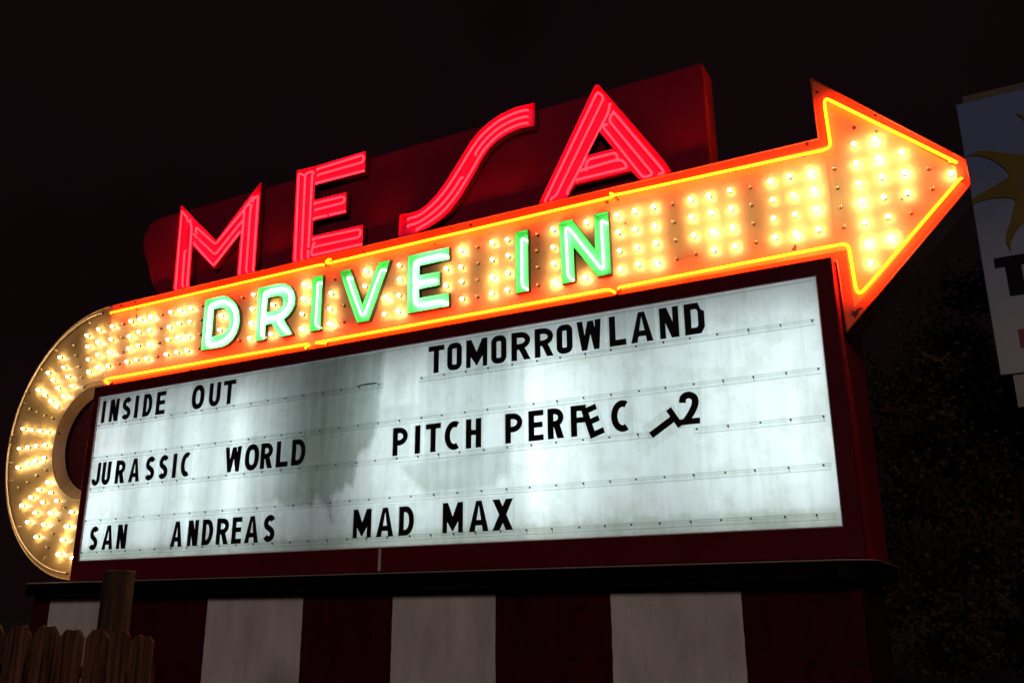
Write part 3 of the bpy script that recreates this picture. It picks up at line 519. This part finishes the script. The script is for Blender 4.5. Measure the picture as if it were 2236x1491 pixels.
def rail(x0, x1, z):
    mb = MB()
    mb.add([(x0, 8.628, z - .033), (x1, 8.628, z - .033), (x1, 8.628, z + .026), (x0, 8.628, z + .026)], [(0, 1, 2, 3)], 0)
    for zz, h in ((z + .026, .007), (z + .004, .004), (z - .033, .007)):
        mb.box(x0, x1, 8.618, 8.627, zz - h / 2, zz + h / 2, 1)
    s = mb; x = x0 + 0.04
    while x < x1:
        s.lathe([(0.0105, 0), (0.0105, -0.010), (0.0, -0.013)], (x, 8.618, z + .012), "y", 7, 2)
        if random.random() < 0.45:
            dz = random.uniform(.01, .03)
            s.box(x - .003, x + .003, 8.6265, 8.6275, z - dz, z + .004, 2)
        x += random.choice((0.285, 0.30, 0.315))
    mb.build("letter_rail", [M_RAIL, M_RAIL_LIP, M_CAP], board, recalc=False)
for z in RZ:
    if z > 4.3:
        rail(PX0 + .03, -6.46, z); rail(-5.93, PX1 - .06, z)
    elif abs(z - 3.454) < .01:
        rail(PX0 + .03, -3.06, z); rail(-2.62, PX1 - .05, z - .004)
    else:
        rail(PX0 + .02, PX1 - .05, z)
MB().box(PX0 + .03, PX1 - .05, 8.618, 8.627, 4.803, 4.809).build("letter_rail", M_RAIL_LIP, board)
MB().prism([[(-6.86, 4.415), (-6.55, 4.418), (-6.545, 4.432), (-6.70, 4.436), (-6.86, 4.425)]], 8.612, 8.616).build("broken_clip", M_CAP, board)

# ------------------------------------------------------------------ changeable letters
def buffer_path(pts, t, closed=False):
    """Outline(s) of a stroke of width t along a 2D polyline."""
    n = len(pts)
    def off(s):
        res = []
        for i in range(n):
            p1 = Vector(pts[i])
            p0 = Vector(pts[i - 1]) if (closed or i) else None
            p2 = Vector(pts[(i + 1) % n]) if (closed or i < n - 1) else None
            a = (p1 - p0).normalized() if p0 is not None else (p2 - p1).normalized()
            b = (p2 - p1).normalized() if p2 is not None else a
            na = Vector((-a.y, a.x)); nb = Vector((-b.y, b.x)); k = na + nb
            k = k * (2 / k.length_squared) if k.length_squared > 1e-6 else na
            if k.length > 1.9: k = k.normalized() * 1.9
            q = p1 + k * (s * t / 2); res.append((q.x, q.y))
        return res
    l, r = off(1), off(-1)
    return [l, r] if closed else [l + r[::-1]]

def glyph(ch, W, H, t):
    """Strokes of one condensed capital in a W x H box: a list of polygons (each a list of loops)."""
    h = t / 2
    def X(u): return h + u * (W - t)
    def Z(v): return h + v * (H - t)
    def C(pts): return [(X(u), Z(v)) for u, v in pts]
    bar = lambda x0, z0, x1, z1: [[(x0, z0), (x1, z0), (x1, z1), (x0, z1)]]
    if ch == "I": return [bar(0, 0, W, H)]
    if ch == "L": return [bar(0, 0, t, H), bar(0, 0, W, t * .95)]
    if ch == "T": return [bar(0, H - t * .9, W, H), bar(W / 2 - h, 0, W / 2 + h, H)]
    if ch == "H": return [bar(0, 0, t, H), bar(W - t, 0, W, H), bar(0, H * .44, W, H * .44 + t * .85)]
    if ch == "E": return [bar(0, 0, t, H), bar(0, H - t * .88, W, H), bar(0, 0, W, t * .88), bar(0, H * .43, W * .94, H * .43 + t * .85)]
    if ch == "F": return [bar(0, 0, t, H), bar(0, H - t * .88, W, H), bar(0, H * .43, W * .9, H * .43 + t * .85)]
    if ch == "N": return [bar(0, 0, t * .9, H), bar(W - t * .9, 0, W, H), [[(0, H), (t * 1.15, H), (W, 0), (W - t * 1.15, 0)]]]
    if ch == "M": return [bar(0, 0, t * .92, H), bar(W - t * .92, 0, W, H), [[(0, H), (t * 1.05, H), (W / 2, H * .53), (W - t * 1.05, H), (W, H), (W - t * .1, H * .62), (W / 2 + t * .06, H * .06), (W / 2 - t * .06, H * .06), (t * .1, H * .62)]]]
    if ch == "W":
        s = []
        for a, b in ((0, .19), (.5 - .07, .19), (.5 - .07, .67), (1 - .27, .67)):
            x0, x1 = a * W, b * W
            s.append([[(x0, H if a in (0, 1 - .27) else H * .98), (x0 + t * 1.05, H if a in (0, 1 - .27) else H * .98), (x1 + t * .95, 0), (x1, 0)]])
        return s
    if ch == "X": return [[[(0, H), (t * 1.25, H), (W, 0), (W - t * 1.25, 0)]], [[(0, 0), (t * 1.25, 0), (W, H), (W - t * 1.25, H)]]]
    if ch == "A":
        a = t * 1.0
        return [[[(0, 0), (t * 1.0, 0), (W / 2 + t * .12, H), (W / 2 - a / 2, H)]], [[(W - t * 1.0, 0), (W, 0), (W / 2 + a / 2, H), (W / 2 - t * .12, H)]], bar(W * .20, H * .20, W * .80, H * .20 + t * .85)]
    if ch == "O":
        return [buffer_path([(W / 2 + (W - t) / 2 * math.copysign(abs(math.cos(a)) ** .85, math.cos(a)), H / 2 + (H - t * .9) / 2 * math.copysign(abs(math.sin(a)) ** .85, math.sin(a))) for a in [2 * math.pi * i / 44 for i in range(44)]], t * 1.05, True)]
    if ch == "o":
        r = .36 * (W - t); q = []
        for cx, cz, a0 in ((W - h - r, h + r, -90), (W - h - r, H - h - r, 0), (h + r, H - h - r, 90), (h + r, h + r, 180)):
            q += [(cx + r * math.cos(math.radians(a0 + 15 * i)), cz + r * math.sin(math.radians(a0 + 15 * i))) for i in range(7)]
        return [buffer_path(q, t * .98, True)]
    if ch == "C":
        return [buffer_path([(W * .58 + (W * 1.12 - t) / 2 * math.cos(a), H / 2 + (H - t) / 2 * math.sin(a)) for a in [math.radians(62 + 236 * i / 30) for i in range(31)]], t, False)]
    if ch == "S":
        return [buffer_path(smooth_path(C([(.98, .86), (.80, .97), (.52, 1.0), (.18, .92), (.0, .76), (.12, .60), (.48, .50), (.86, .38), (1.0, .22), (.84, .06), (.48, .0), (.20, .03), (.02, .13)]), 5), t, False)]
    if ch == "U":
        q = [(h, H)] + [(W / 2 - (W - t) / 2 * math.cos(math.radians(a)), h + (W - t) * .62 * (1 - math.sin(math.radians(a)))) for a in range(0, 181, 15)] + [(W - h, H)]
        return [buffer_path(q, t, False)]
    if ch == "J":
        q = [(W - h, H)] + [(W / 2 + (W - t) / 2 * math.cos(math.radians(a)), h + (W - t) * .62 * (1 - math.sin(math.radians(a)))) for a in range(0, 181, 15)] + [(h, H * .30)]
        return [buffer_path(q, t * .95, False)]
    if ch == "D":
        q = C([(0, 0), (0, 1), (.42, 1)]) + [(X(.42 + .58 * math.sin(math.radians(a))), Z(.5 + .5 * math.cos(math.radians(a)))) for a in range(12, 169, 12)] + C([(.42, 0)])
        return [buffer_path(q, t * .96, True)]
    if ch == "b":       # a D with its upper right corner snapped off
        return [bar(0, 0, t, H), [[(t * .9, H), (W * .70, H), (W * .84, H * .76), (W, H * .70), (W, H * .2), (W * .80, 0), (t * .9, 0)], [(t, t * 1.0), (W * .60, t), (W * .68, t * 1.3), (W * .68, H - t * 1.35), (W * .60, H - t * .95), (t, H - t * .95)]]]
    if ch in "PR":
        lo = .44 if ch == "P" else .47
        q = C([(0, lo), (.40, lo)]) + [(X(.40 + .60 * math.sin(math.radians(a))), Z((1 + lo) / 2 - (1 - lo) / 2 * math.cos(math.radians(a)))) for a in range(15, 166, 15)] + C([(.40, 1), (0, 1)])
        s = [bar(0, 0, t, H), buffer_path(q, t * .92, False)]
        if ch == "R": s.append([[(W * .36, H * .44), (W * .36 + t * 1.1, H * .44), (W, 0), (W - t * 1.12, 0)]])
        return s
    if ch == "2":
        return [buffer_path(smooth_path(C([(.0, .72), (.06, .90), (.30, .99), (.62, .99), (.92, .88), (.98, .68), (.78, .42), (.34, .10), (.16, .02)]), 5), t, False), bar(0, 0, W, t * .85)]

WORD_TEXT = {"INSIDE": "top line word running from I to E", "OUT": "top line word running from O to T", "TOM": "top line word running from T to D",
             "JUR": "middle line word running from J to C", "WOR": "middle line word running from W to D", "PIT": "middle line word running from P to H",
             "PER": "middle line word with tilted letters", "SAN": "bottom line word running from S to N", "AND": "bottom line word running from A to S",
             "MAD": "bottom line word running from M to D", "MAX": "bottom line word running from M to X"}
ORD = ["first", "second", "third", "fourth", "fifth", "sixth", "seventh", "eighth", "ninth", "tenth", "eleventh", "twelfth"]
lift = 0
for word, row in WORDS:
    for i, (ch, o, u, v) in enumerate(row):
        U = Vector(u); V = Vector(v); Wd = U.length; Hd = V.length
        U.normalize(); V.normalize(); O = Vector(o)
        tilted = abs(V.x) > 0.05
        t = min(0.070, Wd) if ch != "I" else Wd
        if ch in "MW": t = 0.064
        y0 = 8.606 if not tilted else (8.600 if ch == "E" else 8.598)
        to = lambda x, z: ((O + U * x + V * z).x, (O + U * x + V * z).y)
        shown = {"o": "O", "b": "D"}.get(ch, ch)
        if ch == "2": label = "black numeral 2 standing at the end of the middle line of the white board"
        elif tilted and ch == "E": label = "black letter E tilted over the F in the middle line of the board"
        elif tilted: label = "black letter T fallen on its side against the numeral 2"
        elif ch == "b": label = "black letter D with its upper right corner snapped off"
        else: label = "black letter %s, %s in the %s" % (shown, ORD[i], WORD_TEXT[word])
        mid = O + U * (Wd / 2)
        th = empty("board_letter", (mid.x, y0 + .006, mid.y), label, "letter", "changeable letters on the message board")
        mb = MB()
        for j, loops in enumerate(glyph(ch, Wd, Hd, t)):
            mb.prism([[to(x, z) for x, z in l] for l in loops], y0 - 0.0007 * j, y0 + 0.004)
        mb.build("glyph", M_LETTER, th)
        m = 0.022
        c = [to(-m, -.036), to(Wd + m, -.036), to(Wd + m, Hd + .036), to(-m, Hd + .036)]
        cb = MB()
        cb.add([(x, y0 + .006, z) for x, z in c], [(0, 1, 2, 3)])
        cb.build("card", M_CARD, th, recalc=False)

# ------------------------------------------------------------------ bulbs (shared meshes)
def bulb_meshes():
    res = []
    glass = [(0.006, -.026), (0.0145, -.032), (0.0200, -.044), (0.0210, -.054), (0.0180, -.065), (0.0110, -.073), (0.0, -.0755)]
    sock = [(0.019, -.001), (0.019, -.004), (0.0145, -.005), (0.0135, -.027), (0.0, -.027)]
    def mk(mats, with_glass=True, fil=False):
        mb = MB()
        mb.lathe(sock, (0, 0, 0), "y", 10, 0)
        if with_glass: mb.lathe(glass, (0, 0, 0), "y", 12, 1)
        if fil: mb.tube([(-.008, -.040, .002), (-.005, -.055, .007), (.005, -.055, .007), (.008, -.040, .002)], .0028, 5, True, 2)
        o = mb.build("bulb", mats)
        me = o.data
        bpy.data.objects.remove(o)
        return me
    lit = [mk([M_BRASS, g]) for g in G_BULB]
    off = mk([M_BRASS, M_GLASS, M_FILAMENT], True, True)
    hole = mk([M_CAP], False)
    return lit, off, hole
LIT, OFF, HOLE = bulb_meshes()
def place_bulb(parent, x, z, state, rnd):
    me = rnd.choice((LIT[0], LIT[1], LIT[1], LIT[2])) if state == 1 else (OFF if state == 0 else HOLE)
    o = bpy.data.objects.new("bulb" if state != 2 else "bulb_socket", me)
    COL.objects.link(o)
    o.parent = parent
    o.location = Vector((x + (0.0 if state != 2 else 0.03), Y_ARROW - .0005, z)) - origin_of(parent)
    o.rotation_euler = (rnd.uniform(-.10, .10), 0, rnd.uniform(-.10, .10))
    if state == 0: o["label"] = "unlit clear bulb"
    elif state == 2: o["label"] = "empty dark socket"
    return o

# ------------------------------------------------------------------ the arrow
arrow = empty("arrow_sign", (-6.0, 9.1, 5.03), "long orange neon arrow pointing right, filled with rows of bulbs", "neon sign")
ARL = list(ARROW)
ARL.append((-11.983, 5.046))
MB().prism([ARL], Y_ARROW, Y_ARROW + .012).build("face_panel", [M_ARROW], arrow)
band_in = inset(ARL, 0.098)
band_in[0] = (ARL[0][0], band_in[0][1]); band_in[-1] = (ARL[-1][0], band_in[-1][1])
MB().prism([list(ARL) + band_in[::-1]], Y_ARROW - .003, Y_ARROW - .0005).build("border_band", M_BORDER, arrow)
MB().prism([inset(ARL, 0.004)], Y_ARROW + .013, 9.32).build("cabinet", M_ARROW_SIDE, arrow)
trim = MB()
for i in range(len(ARL) - 1):
    a, b = ARL[i], ARL[i + 1]
    trim.tube([(a[0], Y_ARROW - .004, a[1]), (b[0], Y_ARROW - .004, b[1])], 0.009, 6)
trim.build("edge_trim", M_BORDER, arrow)
for x, z0, z1 in ((-1.12, 5.10, 6.38), (-11.97, 5.07, 6.39), (-11.02, 5.35, 6.25)):
    MB().box(x, x + .012, Y_ARROW - .0025, Y_ARROW - .0005, z0, z1).build("seam_strip", M_ARROW, arrow)
def neon(name, pts2, y, r, mat, parent, rad=0.05, back=None, seg=8, caps=True, bands=0):
    """Glass tube along 2D points at depth y; its ends bend back to the panel at depth `back`, into dark sleeves."""
    path = rounded([Vector((x, y, z)) for x, z in pts2], rad)
    ends = []
    if back is not None:
        for p, q in ((path[0], path[1]), (path[-1], path[-2])):
            d = (p - q).normalized()
            ends.append(p + d * r * 1.2 + Vector((0, (back - y) * .55, 0)))
        path = rounded([ends[0]] + [p for p in path] + [ends[1]], r * 1.5, 3)
    sl = MB().tube(path, r, seg)
    if back is not None and caps:
        for e in ends: sl.tube([e + Vector((0, -.004, 0)), Vector((e.x, back, e.z))], r * 1.15, 8, True, 1)
    for q in range(bands):          # painted-out joints
        j = random.randrange(1, len(path) - 1)
        a, b = path[j], path[j + 1]
        d = (b - a).normalized(); m = a.lerp(b, random.random())
        if (b - a).length > .05: sl.tube([m - d * .012, m + d * random.uniform(.006, .02)], r * 1.12, seg, True, 1)
    return sl.build(name, [mat, M_CAP], parent)
for t in ARROW_TUBES:
    neon("neon_tube", t, Y_ARROW - .068, 0.0150, G_NEON, arrow, 0.07, Y_ARROW - .001)
for l in RUST_HOLES:
    MB().prism([l], Y_ARROW - .0045, Y_ARROW - .0032).build("rust_hole", M_CAP, arrow)
# channel letters
def channel(ch, loops, yf, yb, m_in, m_out, parent, wall=0.007):
    """Open-faced letter tray: dark outside returns, painted floor and inside walls."""
    mb = MB()
    ins = []
    for i, l in enumerate(loops):
        q = inset(l, wall if i == 0 else -wall)
        ins.append(q)
        mb.walls(l, yf, yb, 1)
        mb.walls(q, yf, yb - .004, 0)
        mb.ring(l, q, yf, 0)
    mb.fill(ins, yb - .004, 0)
    mb.fill(loops, yb, 1, True)
    return mb.build("channel_letter", [m_in, m_out], parent, recalc=False)
for ch, loops, tubes in GREEN:
    o = channel(ch, loops, Y_ARROW - .055, Y_ARROW - .0015, M_GREEN_IN, M_GREEN_OUT, arrow)
    o["label"] = "green channel letter %s" % ch
    for t in tubes:
        neon("neon_tube", t, Y_ARROW - .046, 0.0135 if ch in "IVN" else 0.016, G_GREEN if ch in "IVN" else G_GREEN_PALE, o, 0.05, Y_ARROW - .006, 8, False)
rnd = random.Random(3)
rest = []
for i, (x, z, s) in enumerate(BULBS):
    if i < 100: place_bulb(arrow, x, z, s, rnd)
    else: rest.append((x, z, s))
# the smallest ones at the far end: one part
mb = MB()
for x, z, s in rest:
    me = rnd.choice((LIT[0], LIT[1], LIT[1], LIT[2])) if s == 1 else (OFF if s == 0 else HOLE)
    base_i = {LIT[0].name: 1, LIT[1].name: 2, LIT[2].name: 3, OFF.name: 4, HOLE.name: 0}[me.name]
    vs = [Vector(v.co) + Vector((x, Y_ARROW - .0005, z)) for v in me.vertices]
    kk = len(mb.v); mb.v += [tuple(v) for v in vs]
    for p in me.polygons:
        mb.f.append(tuple(i + kk for i in p.vertices)); mb.smooth.append(True)
        mb.mi.append(0 if p.material_index == 0 else (base_i if p.material_index == 1 else 5))
o = mb.build("far_bulbs", [M_BRASS] + G_BULB + [M_GLASS, M_FILAMENT], arrow, recalc=False)
o["kind"] = "stuff"

# ------------------------------------------------------------------ curved tail of bulbs
tail = empty("curved_bulb_panel", (-12.9, 8.95, 2.21), "round cream tail of bulbs curling down beside the message board", "neon sign")
CX, CZ, RO = -12.03, 4.305, 2.10
IX, IZ, RI = -12.10, 4.245, 0.885
def arc(cx, cz, r, a0, a1, n): return [(cx + r * math.cos(math.radians(a0 + (a1 - a0) * i / n)), cz + r * math.sin(math.radians(a0 + (a1 - a0) * i / n))) for i in range(n + 1)]
XR = -11.845
outer_arc = arc(CX, CZ, RO, 91, 269.5, 48)
inner_arc = arc(IX, IZ, RI, 286, 75, 40)
tail_face = [(-11.986, 6.405)] + outer_arc + [(XR, 2.206)] + [(XR, inner_arc[0][1])] + inner_arc + [(XR, 5.10), (-11.986, 5.10)]
MB().prism([tail_face], Y_ARROW, Y_ARROW + .012).build("face_panel", M_TAIL, tail)
rim = MB()
n = len(outer_arc)
rim.add([(x, Y_ARROW + .013, z) for x, z in outer_arc] + [(x, Y_ARROW + .16, z) for x, z in outer_arc], [(i, i + 1, n + i + 1, n + i) for i in range(n - 1)], 0, True)
rim.build("outer_rim", M_ARROW_SIDE, tail, recalc=False)
drum = MB()
n = len(inner_arc)
inner_back = arc(IX, IZ, RI - .13, 286, 75, 40)
drum.add([(x, Y_ARROW + .013, z) for x, z in inner_arc] + [(x, Y_ARROW + .12, z) for x, z in inner_back], [(i, i + 1, n + i + 1, n + i) for i in range(n - 1)], 0, True)
drum.build("inner_drum", M_DRUM, tail, recalc=False)
MB().prism([arc(IX, IZ, RI + .10, 0, 352, 44)], Y_ARROW + .20, Y_ARROW + .24).build("back_plate", M_HOLE, tail)
rr_o = arc(CX, CZ, RO + .045, 88, 272, 48); rr_i = arc(CX, CZ, RO - .30, 272, 88, 48)
MB().prism([rr_o + rr_i], Y_ARROW + .17, Y_ARROW + .30).build("rear_ring", M_MAROON_SIDE, tail)
trim = MB()
trim.tube([(x, Y_ARROW - .003, z) for x, z in outer_arc], 0.010, 6)
trim.tube([(x, Y_ARROW - .003, z) for x, z in inner_arc], 0.008, 6)
trim.build("edge_trim", M_TAIL, tail)
for a0, a1 in ((95.5, 173.5), (178.5, 263.5)):
    neon("unlit_neon_tube", arc(CX, CZ, RO - .085, a0, a1, 36), Y_ARROW - .05, 0.0150, M_DEADTUBE, tail, 0.03, Y_ARROW - .001)
neon("unlit_neon_tube", arc(IX, IZ, RI + .05, 70, 108, 10), Y_ARROW - .045, 0.0140, M_DEADTUBE, tail, 0.03, Y_ARROW - .001)
neon("neon_tube", LIT_EDGE_ARC, Y_ARROW + .10, 0.0120, G_REFL, tail, 0.05)  # no real tube: added glowing arc imitates light on the rear edge
for a, rr in ((103, 1.93), (128, 1.95), (140, 1.95), (158, 1.95), (187, 1.93), (196, 1.92), (221, 1.93), (247, 1.9)):
    x, z = CX + rr * math.cos(math.radians(a)), CZ + rr * math.sin(math.radians(a))
    d = Vector((math.cos(math.radians(a)), 0, math.sin(math.radians(a))))
    MB().tube([Vector((x, Y_ARROW - .002, z)), Vector((x, Y_ARROW - .035, z)), Vector((x, Y_ARROW - .045, z)) + d * .08], .006, 6).build("tube_support", M_DEADTUBE, tail)
for x, z, s in TAIL_BULBS: place_bulb(tail, x, z, s, rnd)

# ------------------------------------------------------------------ big red letters with their back panel
name_sign = empty("roof_letter_sign", (-7, 9.1, 6.41), "four big red neon letters on a dark red back panel above the arrow", "neon sign")
MB().prism([MESA_BACK], Y_ARROW + .12, Y_ARROW + .50, 0, 1).build("back_panel", [M_BACK, M_BACK_EDGE], name_sign, bevel=0.006)
for ch, loops, tubes in MESA:
    loops = [[(x, max(z, 6.420)) for x, z in l] for l in loops]
    o = channel(ch, loops, Y_ARROW, Y_ARROW + .085, M_MESA_IN, M_MESA_OUT, name_sign, 0.008)
    o["label"] = "red neon letter %s" % ch
    for t in tubes:
        neon("neon_tube", [(x, max(z, 6.45)) for x, z in t], Y_ARROW + .030, 0.0145, G_RED, o, 0.05, Y_ARROW + .078, 8, False, 2)
    st = MB()
    xs = [p[0] for p in loops[0]]
    for x in (min(xs) + .15, max(xs) - .2):
        st.tube([(x, Y_ARROW + .086, 6.75), (x, Y_ARROW + .119, 6.75)], .012, 6)
    st.build("standoff", M_CAP, o)

# ------------------------------------------------------------------ wooden fence and post in front of the base
fence = empty("picket_fence", (-7.1, 5.02, 0), "weathered brown wooden fence of dog eared pickets in front of the base", "fence")
extra = [(PICKETS[0][0] - .345 * (i + 1), PICKETS[0][0] - .345 * i - .02, 1.65 + .008 * (-1) ** i) for i in range(3)]
for i, (a, b, z) in enumerate(extra + PICKETS):
    a += random.uniform(.004, .016); b -= random.uniform(.004, .016)
    c = (b - a) * random.uniform(.20, .28)
    mid = [(a + (b - a) * q, z + random.uniform(-.010, .008)) for q in (.3, .5, .7)]
    l = [(a, .03), (b, .03), (b, z - c * .9), (b - c, z)] + mid[::-1] + [(a + c, z), (a, z - c * .9)]
    y = 5.0 + random.uniform(-.012, .012)
    MB().prism([l], y, y + .022).build("picket", M_WOOD, fence, bevel=0.002)
for z in (.45, 1.25): MB().box(-9.0, -5.90, 5.04, 5.08, z, z + .09).build("fence_rail", M_WOOD, fence)
for x in (-8.4, -6.02): MB().box(x - .05, x + .05, 5.085, 5.185, 0, 1.35).build("fence_post", M_WOOD, fence)
POSTX = POST_X
post = empty("wooden_post", (POSTX, 5.36, 0), "round brown post standing behind the picket fence, taller than it", "post")
pb = MB()
pr = []
for kz, (z, r) in enumerate(((0, .134), (1.0, .130), (2.055, .126), (2.075, .120))):
    pr.append((r, z))
pb.lathe(pr + [(0, 2.078)], (POSTX, 5.36, 0), "z", 28)
pb.build("pole", M_POST, post)
pb2 = MB(); pb2.lathe([(.130, 2.066), (.130, 2.084), (.118, 2.090), (0, 2.091)], (POSTX, 5.36, 0), "z", 28)
pb2.build("post_cap", M_POST, post)

# ------------------------------------------------------------------ neighbouring sign at the right edge
ns = empty("billboard", (1.2, 12.1, 0), "unlit blue and grey billboard with a yellow sun emblem beyond the arrow tip", "billboard")
NX0, NX1, NZ0, NZ1 = .18, 2.6, 4.42, 8.096
MB().box(NX0, NX1, 12.0, 12.22, NZ0, NZ1).build("panel", M_NSIGN, ns, origin=(NX0, 12.0, 0), bevel=.01)
MB().box(NX0 + .085, NX1, 12.02, 12.20, NZ1 + .002, NZ1 + .105).build("cap", M_SIGN_CAP, ns, bevel=.01)
MB().box(NX0 + .13, NX1 - .1, 12.04, 12.20, NZ0 - .40, NZ0 - .003).build("lower_board", M_SIGN_POST, ns)
for x in (.55, 2.3): MB().box(x, x + .16, 12.05, 12.2, 0, NZ0 - .402).build("pole", M_SIGN_POST, ns)
sx, sz = NSIGN["sun"]
sunm = MB()
pts = []
NR = 8
for i in range(NR):
    a0 = 2 * math.pi * i / NR + math.radians(4)
    for da, r in ((.37, .44), (.22, .53), (.10, .66), (.03, .80), (-.05, .92), (-.15, 1.0), (-.10, .90), (-.08, .78), (-.10, .64), (-.20, .50), (-.32, .44)):
        pts.append((sx + r * math.cos(a0 - da), sz + r * math.sin(a0 - da)))
sunm.prism([pts], 11.985, 11.996).build("sun_emblem", M_YELLOW, ns)
MB().prism([[(sx + .30 * math.cos(i * .2618), sz + .30 * math.sin(i * .2618)) for i in range(24)]], 11.980, 11.9845).build("sun_face", M_SIGN_CAP, ns)
tl, tr_, ts, tb = NSIGN["tl"], NSIGN["tr"], NSIGN["tstem"], NSIGN["tbot"]
zt = tl[1] + .005
MB().prism([[(tl[0], zt - .125), (ts[0] - .085, zt - .125), (ts[0] - .085, tb[1]), (ts[0] + .085, tb[1]), (ts[0] + .085, zt - .125), (tr_[0] + .02, zt - .125), (tr_[0] + .02, zt), (tl[0], zt)]], 11.986, 11.996).build("letter", M_SIGN_INK, ns)
MB().prism([[(.445, 4.72), (.60, 4.72), (.60, 4.95), (.445, 4.95)]], 11.986, 11.996).build("red_mark", M_SIGN_RED, ns)

# ------------------------------------------------------------------ dark trees behind
def tree(loc, height, spread, zlo, nleaf, label, seed):
    r = random.Random(seed)
    root = empty("tree", loc, label, "tree", "trees behind the signs")
    L = Vector(loc)
    tk = MB()
    tk.tube([L + Vector((0, 0, 0)), L + Vector((.1, 0, height * .3)), L + Vector((-.05, .1, height * .62)), L + Vector((.1, 0, height * .9))], .16, 10)
    tips = []
    for i in range(16):
        a = r.uniform(0, 6.28); z = r.uniform(zlo, height * .85)
        e = L + Vector((math.cos(a) * spread * r.uniform(.45, .85), math.sin(a) * spread * r.uniform(.35, .7), z + r.uniform(.3, 1.1)))
        tk.tube([L + Vector((0, 0, z)), (L + Vector((0, 0, z))).lerp(e, .5) + Vector((0, 0, .15)), e], .035, 6)
        tips.append(e)
    tk.build("trunk", M_BARK, root)
    cl = []
    for i in range(70):
        a = r.uniform(0, 6.28); q = math.sqrt(r.random()); z = r.uniform(zlo, height)
        w = spread * math.sin(math.pi * min(1, max(.12, .12 + .88 * (1 - (z - zlo) / (height - zlo))))) ** .5 if False else spread * (1 - .55 * ((z - zlo) / (height - zlo)) ** 2)
        cl.append((L + Vector((math.cos(a) * q * w, math.sin(a) * q * w * .8, z)), r.uniform(.22, .5)))
    mb = MB()
    for i in range(nleaf):
        c, s = r.choice(cl)
        p = c + Vector((r.gauss(0, s * .55), r.gauss(0, s * .55), r.gauss(0, s * .5)))
        ln = r.uniform(.045, .10); wd = ln * .42
        d = Vector((r.uniform(-1, 1), r.uniform(-1, 1), r.uniform(-1, .4))).normalized()
        u = d.orthogonal().normalized()
        u = (Matrix.Rotation(r.uniform(0, 6.28), 3, d) @ u)
        mb.add([p, p + d * ln * .5 + u * wd, p + d * ln, p + d * ln * .5 - u * wd], [(0, 1, 2, 3)])
    mb.build("crown", M_LEAF, root, recalc=False)
tree((.35, 13.9, 0), 6.2, 1.9, 1.0, 17000, "dark leafy tree behind the arrow tip below the billboard", 5)
tree((3.6, 15.5, 0), 6.0, 2.3, 1.0, 12000, "dark leafy tree behind the billboard at the edge", 9)
tree((-1.2, 15.2, 0), 5.4, 1.8, 1.0, 11000, "dark leafy tree just behind the end of the message board", 12)

# ------------------------------------------------------------------ overhead wires reaching the tail
for i, (z0, z1) in enumerate(((7.6, 5.35), (6.6, 4.9))):
    MB().tube([(-26, 13.0, z0 + 1.2), (-20, 11.2, z0 - .35), (-13.75, 9.2, z1)], .012, 6).build("overhead_wire", M_WIRE)
for i, o in enumerate([o for o in COL.objects if o.name.startswith("overhead_wire")]):
    tag(o, ("thin dark wire meeting the curved tail near its shoulder", "thin dark wire meeting the curved tail lower down")[i], "wire", "wires left of the sign")
